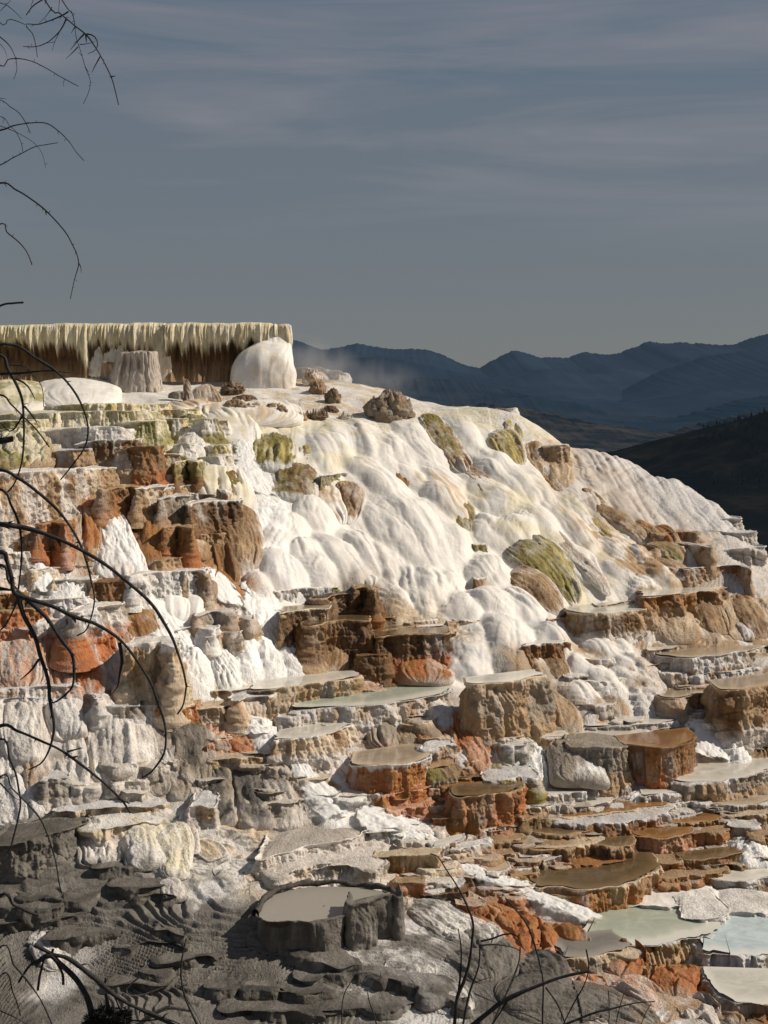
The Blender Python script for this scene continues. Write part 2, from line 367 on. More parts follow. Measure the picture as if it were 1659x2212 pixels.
# ------------------------------------------------------------------ mound: a rounded flowstone lobe lying down the slope
def mound(c, sp, b=.5, pal='WW', label=None, name='flowstone_mound', cat='mound', kind='flow', flute=.07, ff=7., lump=.05,
          wet=.35, amt=.5, group=None, top=.25, nose=.32, scal=0., lift=0., sharp=.26, grad=None, Y=None, dy=0, melt=0, foam=0., ret=False, cr=.0):
    if kind == 'foam' and label is None and not ret:
        SHEET.append((c, sp, b, 'FF')); return None
    SEED[0] += 9.1; sd = SEED[0]
    sp = np.asarray(sp, float).reshape(-1, 3)
    p = cv(c, sp[:, :2]); wpx = sp[:, 2]*(1.0 if c == 'Z' else KS)
    Ys = np.array([hit(*q) for q in p]) if Y is None else np.broadcast_to(np.asarray(Y, float), (len(p),)).copy()
    Ys = Ys + dy
    Q = np.stack([(p[:, 0]-X0)/F*Ys, Ys, (Y0-p[:, 1])/F*Ys, wpx/F*Ys], 1)
    if len(Q) == 2: Q = np.vstack([Q[0], .5*(Q[0]+Q[1]), Q[1]])
    ds = max(.014, .00056*Ys.mean())
    # resample by 3d length
    Z = np.vstack([2*Q[0]-Q[1], Q, 2*Q[-1]-Q[-2]]); out = []
    tt = np.linspace(0, 1, 12, endpoint=False)[:, None]
    for i in range(1, len(Z)-2):
        p0, p1, p2, p3 = Z[i-1], Z[i], Z[i+1], Z[i+2]
        out.append(.5*((2*p1)+(-p0+p2)*tt+(2*p0-5*p1+4*p2-p3)*tt*tt+(-p0+3*p1-3*p2+p3)*tt**3))
    Q2 = np.vstack(out+[Q[-1:]])
    d = np.r_[0, np.cumsum(np.linalg.norm(np.diff(Q2[:, :3], axis=0), axis=1))]; Ln = d[-1]
    n = max(10, int(Ln*1.15/ds)); t = np.linspace(0, 1, n); s = t*Ln
    Q2 = np.stack([np.interp(s, d, Q2[:, k]) for k in range(4)], 1)
    Pn = Q2[:, :3]; w = np.maximum(Q2[:, 3], .02)
    T = np.gradient(Pn, axis=0); T /= np.linalg.norm(T, axis=1, keepdims=True)+1e-9
    # outward direction: between the slope's normal and the vertical plane facing out of the hill
    Nn = np.cross(np.array([1., 0, 0])+0*T, T); Nn *= -1
    Nn = np.where((Nn[:, 1:2] > 0), -Nn, Nn); Nn[:, 0] = 0
    hn = Hn(Pn[:, 0], Pn[:, 1]); tx = sm(.5, .85, np.abs(T[:, :1])); Nn = (Nn*.6+hn*.4)*(1-tx)+hn*tx
    Nn -= T*(Nn*T).sum(1, keepdims=True); Nn /= np.linalg.norm(Nn, axis=1, keepdims=True)+1e-9
    X_ = np.cross(T, Nn); X_ = np.where(X_[:, :1] < 0, -X_, X_)
    m = max(12, int(math.pi*w.max()*(.6+.4*b)/ds))
    th = np.linspace(-.25, math.pi+.25, m)
    capn = np.sqrt(np.clip(1-np.clip((t-(1-nose))/nose, 0, 1)**2.4, 0, 1))
    capt = np.sqrt(np.clip(1-np.clip((top-t)/max(top, 1e-3), 0, 1)**2, 0, 1)) if top else np.ones(n)
    cw = capn**.8*(.35+.65*capt); ch = capn*capt
    if melt: cw = capn**.8*(.75+.25*sm(0, melt, t)); ch = capn*sm(-.15, melt, t)
    TH, S = np.meshgrid(th, s, indexing='ij')
    Wm = np.broadcast_to(w, TH.shape); arc = (TH-math.pi/2)*Wm
    fm_ = np.clip(.45+1.1*fbm(arc*1.3+sd, S*1.1, sd+7, 2), .05, 1.2); fk = .8 if kind == 'flow' else .85
    k = fk*fm_*flute*1.6*billow(arc*ff*.62+.7*fbm(arc*1.6, S*1.0, sd, 2), S*(.30 if kind == 'flow' else .5)+sd, sd, 2) + lump*(.8 if kind == 'flow' else 1.4)*fbm(arc*1.5+sd, S*1.0, sd, 2)
    if kind in ('rock', 'dead'): k = k + .024*fbm(arc*13, S*8, sd, 3, .7) + .026*billow(arc*9+.4*fbm(arc*3, S*3, sd, 2), S*1.3, sd, 2)
    if scal: 
        bb, ss, _ = voro(arc*2.6+.3*fbm(arc*3, S*3, sd, 2), S*1.5+sd, int(sd) % 97)
        k = k + scal*(sm(0, .25, ss-bb)-.6)
    if cr:
        k = k + cr*ridged(arc*1.2, S*7+.6*fbm(arc*3, S*3, sd, 2), sd, 2)
    if foam:
        k = .4*k + foam*.5*fbm(arc*9+.6*fbm(arc*3, S*3, sd, 2), S*1.6, sd, 3, .5)+.010*fbm(arc*18, S*12, sd, 2)
    if kind == 'foam' and not melt: cw = capn**.8*(.75+.25*sm(0, .35, t)); ch = capn*sm(-.2, .3, t)
    h = b*w*ch
    rad = 1 + k/np.maximum(Wm, .12)
    side = -np.cos(TH)*(w*cw)[None, :]*(1+.35*(rad-1)) + (.10 if melt else .04)*fbm(S*2.2+sd, np.cos(TH)*.8+0*S, sd+4, 3)
    hi = np.where((TH > 0) & (TH < math.pi), np.abs(np.sin(TH))**.85, -np.abs(np.sin(TH)))*h[None, :]
    hi = hi + k*ch[None, :]*np.clip(np.sin(TH)*1.6, 0, 1) + lift - .03
    V = Pn[None]+X_[None]*side[..., None]+Nn[None]*hi[..., None]
    q1, q2 = PAL[pal[0]], PAL[pal[1]]
    f = .5+.9*(.55*fbm(arc*ff*.6+.8*fbm(arc*2, S*2, sd, 2)+sd, S*.8, sd, 4, .65)+.55*fbm(arc*1.3+sd, S*1.3, sd+2, 4, .6)+.30*fbm(arc*13+.5*fbm(arc*4, S*4, sd, 2), S*1.1, sd+6, 2))
    if grad: f = f + grad[0]*(S/Ln-grad[1]) + (grad[2]*np.cos(TH)*-1 if len(grad) > 2 else 0)
    f = sm(amt-sharp, amt+sharp, f)[..., None]
    C = q1*(1-f)+q2*f
    if len(pal) > 2:                                   # crust on the upper shoulder
        u = sm(.22, .08, S/Ln+.10*fbm(arc*5, S*2, sd+3, 3))[..., None]; C = C*(1-u)+PAL[pal[2]]*u
    if len(pal) > 3:
        u = sm(.80, .95, S/Ln+.10*fbm(arc*5, S*2, sd+3, 3))[..., None]; C = C*(1-u)+PAL[pal[3]]*u
    if kind in ('rock', 'flow') and c != 'Z':
        fl_ = fld(V[..., 0], V[..., 1]); e_ = np.maximum(sm(.70, 1.0, np.abs(np.cos(TH))+.30*fbm(arc*4, S*4, sd+8, 3)), sm(.84, 1.0, S/Ln+.12*fbm(arc*5, S*3, sd+9, 3)))[..., None]*.8
        C = C*(1-e_)+fl_[..., :3]*e_
    C = stain(V, C, .35)*(1+.12*fbm(V[..., 0]*5, V[..., 1]*5, V[..., 2]*5, 3))[..., None]
    Fc = gridfaces(m, n)
    V = V.reshape(-1, 3); C = C.reshape(-1, 3)
    if ret: return V, Fc, C, wet
    if label is None:
        gather(kind, V, Fc, C, wet); return None
    o = link(name, V, Fc, MAT[kind], None, C, wet, auto=True); tag(o, label, cat, group)
    return o

# ------------------------------------------------------------------ stream: rushing white water lying on the slope, ragged at its edges
def stream(c, sp, label, name='cascade', cat='cascade', lift=.045, rough=1.):
    SEED[0] += 5.3; sd = SEED[0]; a = np.asarray(sp, float).reshape(-1, 3); p = cv(c, a[:, :2]); Y = np.array([hit(*q) for q in p])
    Q, s = resample(np.stack([(p[:, 0]-X0)/F*Y, Y, a[:, 2]*KS/F*Y*1.25], 1), .018); T = np.gradient(Q[:, :2], axis=0); T /= np.linalg.norm(T, axis=1, keepdims=True)+1e-9
    N = np.stack([-T[:, 1], T[:, 0]], 1); N = np.where(N[:, :1] < 0, -N, N); m = max(10, int(2*Q[:, 2].max()/.018)); u = np.linspace(-1, 1, m)
    U, S = np.meshgrid(u, s, indexing='ij'); W = Q[:, 2][None]; L_ = U*W
    x = Q[:, 0][None]+N[:, 0][None]*L_; y = Q[:, 1][None]+N[:, 1][None]*L_
    bump = .085*fbm(L_*5+sd, S*3.2, sd, 4, .62)+.05*ridged(L_*9+.5*fbm(L_*3, S*3, sd, 2), S*4, sd, 2)+.02*fbm(L_*24, S*20, sd, 2)
    z = Hf(x, y)+lift+.09*(1-U**2)+.5*rough*bump*(1.1-.6*np.abs(U))-.12*sm(.75, 1, np.abs(U))
    V = np.stack([x, y, z], -1).reshape(-1, 3); Fc = gridfaces(m, len(s))
    e = np.abs(U)+.10*sm(.9, 1., S/s[-1])*8*np.abs(U)*0 + .55*fbm(L_*1.2+U*2, S*3.2, sd+3, 4, .65)+.30*fbm(L_*8, S*8, sd+4, 2)+.5*sm(.88, 1., S/s[-1])+.4*sm(.08, 0., S/s[-1])
    bump = bump*.5; fa = sm(1.0, .30, e).reshape(-1); ok = e.reshape(-1)[Fc].min(1) < 1.0; Fc = Fc[ok]; us = np.unique(Fc); rm = np.full(len(V), -1); rm[us] = np.arange(len(us)); V = V[us]; Fc = rm[Fc]; fa = fa[us]
    C = np.clip(PAL['F']*(1+.10*fbm(V[:, 0]*6, V[:, 1]*6, V[:, 2]*6, 3))[:, None], 0, .93)
    o = link(name, V, Fc, MAT['stream'], None, C, .6, auto=True); o.data.attributes.new('fade', 'FLOAT', 'POINT').data.foreach_set('value', fa.astype(np.float32)); tag(o, label, cat); return o

# ------------------------------------------------------------------ twigs and branches
def tube(pts, r0, r1, sides=6, knob=.25, ds=.02, seed=0):
    P_ = np.asarray(pts, float)
    Q, s = resample3(P_, ds); n = len(Q)
    T = np.gradient(Q, axis=0); T /= np.linalg.norm(T, axis=1, keepdims=True)+1e-9
    ref = np.array([0, 1., 0.]); A = np.cross(T, ref); A /= np.linalg.norm(A, axis=1, keepdims=True)+1e-9; B = np.cross(T, A)
    u = np.linspace(0, 1, n); r = r0+(r1-r0)*u
    r = r*(1+knob*fbm(s*9+seed, s*0, seed, 3))
    wob = (r0*.8)*np.stack([fbm(s*3+seed, s*0, 1, 3), fbm(s*3+seed, s*0, 5, 3), fbm(s*3+seed, s*0, 9, 3)], 1)
    Q = Q+wob
    a = np.linspace(0, 2*math.pi, sides, endpoint=False)
    V = Q[:, None]+(A[:, None]*np.cos(a)[None, :, None]+B[:, None]*np.sin(a)[None, :, None])*r[:, None, None]
    i = np.arange(n-1)[:, None]*sides; j = np.arange(sides)[None, :]; j2 = (j+1) % sides
    Fc = np.stack([i+j, i+j2, i+sides+j2, i+sides+j], -1).reshape(-1, 4)
    return V.reshape(-1, 3), Fc, Q, T, r
def resample3(Q, ds):
    Q = np.asarray(Q, float)
    if len(Q) > 2:
        Z = np.vstack([2*Q[0]-Q[1], Q, 2*Q[-1]-Q[-2]]); out = []
        t = np.linspace(0, 1, 10, endpoint=False)[:, None]
        for i in range(1, len(Z)-2):
            p0, p1, p2, p3 = Z[i-1], Z[i], Z[i+1], Z[i+2]
            out.append(.5*((2*p1)+(-p0+p2)*t+(2*p0-5*p1+4*p2-p3)*t*t+(-p0+3*p1-3*p2+p3)*t**3))
        Q = np.vstack(out+[Q[-1:]])
    d = np.r_[0, np.cumsum(np.linalg.norm(np.diff(Q, axis=0), axis=1))]
    n = max(4, int(d[-1]/ds)); s = np.linspace(0, d[-1], n)
    return np.stack([np.interp(s, d, Q[:, k]) for k in range(3)], 1), s
def merge(parts):
    Vs = []; Fs = []; o = 0
    for V, Fc in parts:
        Vs.append(V); Fs.append(Fc+o); o += len(V)
    return np.vstack(Vs), np.vstack(Fs)
# =================================================================== how colour and relief vary over the hillside
CP = [  # sheet x, y, two colours, lobes, rimstone, roughness
 (0,850,'WC',.2,0,.2),(300,850,'WW',.2,0,.2),(600,860,'Wt',.2,0,.3),(700,870,'Wt',.1,0,.3),(900,900,'WC',.3,0,.1),(1100,900,'WC',.3,0,.1),
 (50,920,'WC',.1,.6,.3),(250,940,'WC',.1,.6,.3),(420,950,'WY',.2,.5,.3),(50,1000,'TP',.1,.6,.4),(250,1030,'TB',.1,.6,.4),(420,1030,'CY',.3,.4,.3),
 (60,1120,'PR',.2,.3,.4),(200,1150,'TP',.2,.3,.4),(300,1150,'BO',.2,.4,.5),(420,1120,'BT',.3,.4,.5),(500,1180,'BT',.4,.2,.5),(480,1260,'OT',.3,.3,.5),
 (60,1260,'WP',.2,.6,.4),(160,1280,'WV',.2,.6,.4),(260,1300,'OT',.2,.4,.4),(340,1350,'WF',.4,.3,.4),(450,1350,'WF',.5,.3,.4),(550,1400,'FW',.5,.1,.3),(560,1200,'FW',.4,0,.2),(580,1060,'FW',.2,0,.2),
 (60,1350,'RS',.2,.5,.4),(130,1430,'SR',.3,.3,.4),(220,1420,'VR',.3,.3,.4),(320,1420,'tT',.3,.3,.4),(420,1440,'FW',.4,.2,.3),(450,1490,'Wt',.1,.5,.3),(640,1470,'WT',.2,.4,.3),
 (700,950,'WC',.5,0,.1),(900,1000,'WW',.6,0,.1),(1100,1000,'WW',.6,0,.1),(700,1100,'WW',.7,0,.1),(900,1150,'WW',.7,0,.1),(1100,1120,'WC',.6,0,.1),(1300,1100,'tT',.6,0,.2),(1250,1000,'Tt',.5,.2,.3),
 (1450,1060,'VP',.3,0,.4),(1560,1120,'VP',.3,0,.4),(1500,1160,'TB',.4,.2,.4),(1600,1230,'PV',.2,.5,.4),(700,1220,'WV',.7,0,.1),(900,1270,'WW',.6,0,.1),(1100,1250,'WW',.6,0,.1),(1250,1250,'WC',.6,0,.1),(1400,1200,'WT',.5,.2,.2),
 (620,1300,'VW',.4,.2,.2),(800,1360,'DB',.2,.4,.5),(900,1360,'tT',.2,.4,.3),(1050,1330,'WW',.5,0,.1),(1150,1370,'WV',.6,0,.1),(1300,1400,'WT',.5,.1,.2),(1500,1350,'TB',.4,.3,.4),(1620,1380,'TW',.3,.3,.4),
 (800,1480,'OB',.2,.3,.5),(1000,1460,'WV',.4,.1,.2),(1150,1480,'TN',.3,.2,.3),(1300,1480,'WW',.6,0,.1),(1450,1480,'PT',.2,.5,.4),(1620,1500,'TB',.2,.4,.4),
 (100,1560,'PV',.3,.3,.5),(300,1600,'PN',.3,.3,.5),(430,1620,'Nn',.3,.3,.5),(100,1680,'PN',.3,.3,.5),(520,1580,'St',.3,.5,.4),(600,1560,'tW',.2,.6,.4),(560,1680,'Nn',.3,.2,.5),(640,1650,'TW',.3,.3,.4),(750,1580,'VT',.3,.5,.4),
 (900,1580,'TN',.3,.5,.5),(1000,1600,'RT',.3,.5,.5),(1080,1560,'WT',.4,.2,.4),(1200,1560,'TN',.3,.2,.4),(1350,1580,'VT',.2,.6,.4),(1550,1560,'FW',.4,.2,.3),(1640,1600,'TB',.2,.5,.4),
 (80,1740,'WP',.2,.3,.7),(250,1760,'Wt',.1,.5,.8),(380,1800,'WP',.2,.3,.7),(520,1790,'Pt',.1,.5,.8),(640,1800,'PN',.1,.4,.7),(720,1740,'FW',.4,0,.4),(830,1720,'RS',.2,.4,.5),(1000,1700,'OT',.2,.7,.5),(1130,1660,'VG',.2,.6,.5),(1250,1680,'NV',.2,.6,.4),(1400,1700,'VN',.1,.8,.4),(1600,1700,'NT',.1,.8,.4),
 (850,1800,'FW',.3,.3,.4),(1000,1800,'TV',.2,.8,.5),(1150,1800,'BT',.1,.9,.5),(1350,1800,'BO',.1,.9,.4),(1550,1800,'BT',.1,.9,.4),(900,1870,'tT',.2,.6,.5),(1050,1880,'OT',.2,.8,.5),(1200,1900,'OB',.1,.9,.5),(1400,1920,'OB',.1,.7,.4),(1600,1900,'BG',.1,.7,.4),
 (50,1850,'ah',.2,.5,.5),(250,1880,'ah',.2,.5,.5),(450,1860,'Wt',.1,.5,.9),(560,1870,'Wt',.1,.6,.9),(700,1870,'WP',.1,.5,.8),(850,1930,'tW',.2,.4,.6),(960,1940,'Va',.1,.5,.7),(1080,1960,'OR',.2,.5,.5),(1200,1960,'FW',.3,.2,.4),(1350,1980,'VW',.2,.3,.3),(1550,1980,'WV',.2,.3,.3),
 (50,1950,'ah',.1,.7,.5),(250,1960,'ah',.1,.7,.5),(450,1930,'aV',.1,.6,.5),(450,2000,'ah',.1,.7,.5),(600,2010,'ah',.1,.7,.5),(750,2080,'aV',.1,.5,.5),(900,2020,'aV',.1,.5,.5),(1050,2060,'ah',.3,.3,.5),(1180,2020,'RO',.2,.4,.5),(1280,2060,'NT',.1,.2,.3),(1400,2090,'OT',.2,.5,.5),(1560,2090,'WV',.2,.4,.3),
 (80,2050,'ah',.1,.5,.5),(100,2095,'WV',.1,.2,.4),(200,2140,'ah',.1,.3,.4),(30,2120,'ah',.1,.4,.5),(60,2180,'ah',.1,.6,.5),(300,2080,'ah',.1,.8,.5),(300,2180,'ah',.1,.8,.5),(500,2130,'ah',.1,.8,.5),(700,2180,'ah',.1,.8,.5),(850,2150,'Va',.1,.5,.7),(950,2180,'Va',.1,.4,.7),(1100,2150,'hh',.2,.2,.5),(1200,2190,'ah',.2,.2,.5),(1350,2150,'SP',.2,.4,.5),(1450,2190,'WT',.2,.4,.5),(1600,2180,'BO',.2,.5,.5)]
def cp_world():
    a = []
    for x, y, q, l, r, g in CP:
        Y = hit(x, y); p = at(x, y, Y); a.append((p[0], p[1], *PAL[q[0]], *PAL[q[1]], l, r, g))
    return np.array(a)
CW = cp_world()

_fx = np.arange(-16, 16.01, .12); _fy = np.arange(16, 56.01, .12)
def _field():
    X_, Y_ = np.meshgrid(_fx, _fy, indexing='ij')
    wx = X_+.55*fbm(X_*.9, Y_*.9, 1, 4)+.12*fbm(X_*3, Y_*3, 4, 2); wy = Y_+.8*fbm(X_*.9+50, Y_*.9, 3, 4)+.2*fbm(X_*3, Y_*3, 9, 2)
    out = np.zeros((X_.size, 9)); fx = wx.ravel(); fy = wy.ravel()
    for i in range(0, len(fx), 30000):
        d = (fx[i:i+30000, None]-CW[None, :, 0])**2+((fy[i:i+30000, None]-CW[None, :, 1])*.8)**2
        w = 1/(d+.02)**2.2; w /= w.sum(1, keepdims=True); out[i:i+30000] = w @ CW[:, 2:]
    return out.reshape(X_.shape+(9,))
FLD = _field()
def fld(X, Y):
    fx = np.clip((X-_fx[0])/.12, 0, len(_fx)-1.001); fy = np.clip((Y-_fy[0])/.12, 0, len(_fy)-1.001)
    i = fx.astype(int); j = fy.astype(int); fx = (fx-i)[..., None]; fy = (fy-j)[..., None]
    return (FLD[i, j]*(1-fx)+FLD[i+1, j]*fx)*(1-fy)+(FLD[i, j+1]*(1-fx)+FLD[i+1, j+1]*fx)*fy
def stain(V, C, k=.45):
    """minerals wash over neighbouring formations: blend toward the colour of the surrounding slope"""
    x, y, z = V[..., 0], V[..., 1], V[..., 2]
    f = fld(x, y); g = sm(.3, .7, .5+.9*fbm(x*2.2, y*2.2, z*2, 3, .6))[..., None]
    loc = f[..., :3]*g+f[..., 3:6]*(1-g)
    m = k*sm(.42, .85, .5+.9*fbm(x*2.6+9, y*2.6, z*.9+4, 4, .6))[..., None]
    return C*(1-m)+loc*m
# =================================================================== hillside formations, top to bottom
# ---- the big ledge at the top left: curtain, recess, white column and pedestal
def big_ledge():
    root = bpy.data.objects.new('travertine_ledge', None); col.objects.link(root)
    root.location = at(300, 828, 47.5)
    tag(root, 'long cream travertine ledge with dripping curtain edge standing along the skyline', 'ledge')
    par = []
    def put(nm, r, kind='rock', label=None):
        V, Fc, C, W = r
        o = link(nm, V - np.array(root.location), Fc, MAT[kind], root, C, W)
        if label: o['label'] = label
    kw = dict(ret=True, flat=False, bulge=-.02, rim=.03, lump=.10, wet=.6, foot=.12, sub=0)
    # curtain : two hanging rows, ragged below
    def curtain(x0, x1, Ya, Yb, ytop, ybot, seed, jag):
        n = int((x1-x0)/2.2); xs = np.linspace(x0, x1, n); u = np.linspace(0, 1, n)
        p = cv('A', np.stack([xs, np.interp(xs, [-120, 470, 490, 900, 1470, 1500, 1580], [116, 97, 104, 98, 97, 108, 134])+4.*fbm(xs*.012, xs*0, seed, 4, .6)*2], 1))
        Yc = Ya+(Yb-Ya)*u
        X = (p[:, 0]-X0)/F*Yc; zt = (Y0-p[:, 1])/F*Yc
        ybp = np.interp(xs, ybot[0], ybot[1])
        zbt = (Y0-cv('A', np.stack([xs, ybp], 1))[:, 1])/F*Yc
        jn = fbm(xs*.022+seed, xs*0, seed, 3, .6)
        zbt = zbt + jag*1.0*jn - .06 + .07*vnoise(xs*.07, xs*0, seed)+.03*vnoise(xs*.21, xs*0, seed)
        rows = []; cc = []; R = 90
        s = X
        plan = .13*ridged(s*3.3+seed, s*0, seed, 3) + .10*fbm(s*1.1+seed, s*0, seed, 2)
        for k in range(8):      # the level top, running back
            r = 1-k/8.; rows.append(np.stack([X, Yc+2.6*r-plan*(1-r), zt-.02*r+.01*fbm(X*3, Yc+r*9, 0, 2)], 1)); cc.append(np.tile(PAL['C'], (n, 1)))
        zg = (Y0-cv('A', [(0, 420)])[0, 1])/F*Yc
        for k in range(R):
            g = k/(R-1.); z = zt+(zg-zt)*g; v = (zt-z)/(zt-zbt); vc = np.clip(v, 0, 1); bl = sm(.92, 1.3, v)
            o = .10*np.sin(np.minimum(v*9, 1)*math.pi/2) + .10*np.sin(vc*math.pi) - .04*vc*vc - .19*bl + .16*sm(.75, 1, g)
            fl_ = plan*(.4+.6*vc) + .055*ridged(s*11+.4*fbm(s*3, z*2, seed, 2), z*.5, seed, 3)*sm(0, .15, v) + .04*fbm(s*5, z*3, seed, 2)*sm(0, .1, v) + .05*billow(s*6, z*.6, seed+3, 3)*bl
            rows.append(np.stack([X, Yc-o-fl_, z], 1))
            f = sm(.30, .70, .5+.5*fbm(s*7+seed, z*.8, seed, 3, .6)+.5*fbm(s*19+seed, z*.6, seed, 2, .6))[:, None]
            q = PAL['C']*f*1.02+(PAL['C']*.58+PAL['Y']*.42)*(1-f)
            st = .5+.6*fbm(s*13+seed, z*.5, seed+9, 4, .65)
            dk = sm(.74, 1.12, v+.55*(st-.5))[:, None]
            w2 = sm(.25, .75, st)[:, None]; br = PAL['D']*w2+PAL['B']*(1-w2)
            lo = sm(.62, 1.0, g+.25*(st-.5))[:, None]*.75; br = br*(1-lo)+PAL['T']*lo
            q = q*(1-dk)+br*dk
            rm = sm(.06, .0, v)[:, None]*.8; q = q*(1-rm)+np.array([.72,.72,.52])*rm
            cc.append(q)
        V = np.stack(rows, 1); Cc = np.stack(cc, 1)
        return V.reshape(-1, 3), gridfaces(n, V.shape[1]), Cc.reshape(-1, 3), .55
    put('curtain', curtain(-120, 482, 46.85, 47.6, 0, ([-120, 100, 300, 380, 440, 482], [200, 215, 212, 210, 280, 310]), 3., .32))
    put('curtain', curtain(484, 905, 47.65, 48.15, 0, ([484, 560, 640, 700, 800, 860, 905], [215, 232, 225, 250, 255, 240, 250]), 13., .28))
    put('curtain', curtain(903, 1500, 48.0, 48.75, 0, ([903, 1000, 1100, 1200, 1330, 1400, 1420, 1500], [265, 245, 250, 215, 222, 215, 275, 285]), 23., .40))
    put('curtain', curtain(1496, 1580, 48.75, 49.1, 0, ([1496, 1530, 1580], [180, 250, 280]), 33., .1))
    # pillars of flowstone that reach the ground
    for sp, b, pal, lab in (([500,165,70, 510,260,75, 515,420,95], .7, 'CWC', None),
                            ([640,190,70, 600,300,100, 560,420,120], .5, 'WC', None),
                            ([870,120,40, 880,240,45, 890,420,50], .5, 'Ct', None)):
        V, Fc, C, W = mound('A', sp, b, pal, ret=True, Y=48.0, flute=.08, ff=8, top=.1, nose=.15, kind='rock', lump=.06)
        put('pillar', (V, Fc, C, W))
    V, Fc, C, W = mound('A', [1490,140,80, 1486,235,105, 1445,335,172, 1432,425,180, 1430,505,168], .62, 'Wt', ret=True, Y=[48.9, 48.7, 48.2, 48.0, 47.9], flute=.05, ff=5, kind='flow', top=.05, nose=.10, lump=.10,
                        grad=(.9, .95, .25), amt=.6)
    put('pedestal', (V, Fc, C, W), 'flow', 'swelling white flowstone pedestal with orange stains under the ledge')
    V, Fc, C, W = mound('A', [1480,150,70, 1488,220,90, 1490,310,95], .45, 'CW', ret=True, Y=48.75, flute=.09, ff=8, top=.1, nose=.1, kind='rock'); put('pillar', (V, Fc, C, W))
    V, Fc, C, W = mound('A', [1538,104,46, 1546,200,46, 1530,310,44], .7, 'Ct', ret=True, Y=48.75, flute=.06, ff=9, top=.1, nose=.2)
    put('pillar', (V, Fc, C, W))
big_ledge()
# ---- shelf below the ledge
mound('A', [440,425,230, 420,480,240, 400,570,250], .28, 'WW', 'smooth low white dome on the shelf left of the fluted stump', kind='flow', flute=.015, melt=.3)
mound('A', [40,430,200, 60,500,240, 80,585,230], .25, 'gC', 'low pale green mound on the shelf at the left frame edge', flute=.03)
mound('A', [990,540,150, 1080,570,160], .2, 'tT')
mound('A', [1300,560,330, 1330,600,330, 1350,660,300], .2, 'Wt')
# ---- cream rows under the shelf
step('A', [180,556,350,546,520,538,700,535,880,540], 598, 'CCYC', Y=42.3, flute=.06, ff=8, rim=.02, lump=.12)
step('A', [-60,607,0,600,180,588,400,582,600,575,790,577], 662, 'CCgC', 'long cream terrace row with green stains below the ledge shelf', flute=.07, ff=7, lump=.12)
step('A', [545,596,640,591,722,593], 662, 'CGgC', flute=.06)
step('A', [790,582,850,575,912,572], 616, 'CTYC'); step('A', [918,576,990,570,1062,568], 625, 'CCYC', flute=.06)
step('A', [1000,600,1040,590,1070,598], 640, 'CGgC')
step('A', [655,640,760,632,850,628], 765, 'CCgg', 'cream fluted terrace block with green foot in the upper left rows', flute=.08, ff=8, streak=.55, foot=.35)
step('A', [882,626,940,620,992,618], 708, 'CWYC', 'small cream fluted block beside a larger cream block', flute=.08)
step('A', [1048,628,1110,618,1165,616], 752, 'CWGG', 'rounded cream block with olive algae on its lower right', flute=.06, foot=.3, fl=.25)
step('A', [1150,622,1230,630], 720, 'CWtW', fl=.35)
step('A', [190,694,350,674,500,664,640,660,688,676], 792, 'WVPV', 'long whitish block with level top below the green row', flute=.05, lump=.12, rimw=.2)
step('A', [-40,684,60,668,170,656], 706, 'CgGC'); step('A', [-60,640,90,628,210,622], 690, 'CggC')
step('A', [420,756,560,736,722,731], 888, 'WDBt', 'dark brown streaked wall under a thin white rim in the upper left', flute=.08, streak=.6, rimw=.16)
mound('A', [90,712,150, 110,780,175, 130,905,190], .4, 'gC', 'bulging pale green flowstone lobes at the left frame edge', 'flowstone_mound', scal=.08, kind='rock', amt=.5)
mound('A', [10,800,110, 20,860,130, 30,930,130], .4, 'gG', scal=.05, kind='rock')
step('A', [265,806,380,788,470,782,500,832], 897, 'VTPT', 'tan terrace step with pale top left of the brown wall', flute=.06)
step('A', [665,785,750,772,842,769], 992, 'BOBRT', 'tall orange brown pillar block under the cream blocks', flute=.09, streak=.5, fl=.06, rimw=.04, lump=.08)
step('A', [630,800,690,780], 960, 'TPTt', flute=.05)
mound('A', [880,800,30, 900,880,50, 930,1000,70], .4, 'TW')
step('A', [868,830,910,812,968,815], 925, 'CGDG', 'small dark olive block between the orange pillar and a white dome', lump=.09)
step('A', [958,858,1010,842,1062,850], 982, 'CGDB', flute=.06, lump=.1)
step('A', [960,760,1000,752,1050,760], 830, 'WWCW', fl=.3)
mound('A', [1050,672,55, 1055,730,85, 1050,832,85], .55, 'WW', 'white rounded boulder shaped dome with green freckles among the cream rows', kind='rock', scal=.03, grad=(0, 0, .0))
mound('A', [1075,750,30, 1082,790,36, 1080,822,30], .45, 'gG', kind='rock', lift=.10)
step('A', [1045,840,1120,826,1235,822], 880, 'WWtW', fl=.3, lump=.1)
mound('A', [1215,758,45, 1275,840,55, 1325,960,45], .4, 'GB', 'narrow olive green streak of flowstone beside the central white chute', kind='rock', flute=.1, grad=(.5,.5))
step('A', [1130,772,1200,757,1240,760], 840, 'WWYW', fl=.25)
mound('A', [1170,575,110, 1260,640,140, 1330,790,120], .42, 'WC', 'smooth white shoulder at the head of the central chute', kind='flow')
mound('A', [1200,880,110, 1200,960,160, 1240,1140,190], .42, 'WC', 'white arched hood over a brown flowstone mound', kind='flow')
mound('A', [1225,925,80, 1240,1000,105, 1275,1130,105], .52, 'BG', 'brown olive mound glistening under the white arched hood', kind='rock', flute=.08, lift=.12)
mound('D', [1370,60,30, 1390,120,40, 1395,190,30], .5, 'YG', kind='rock')
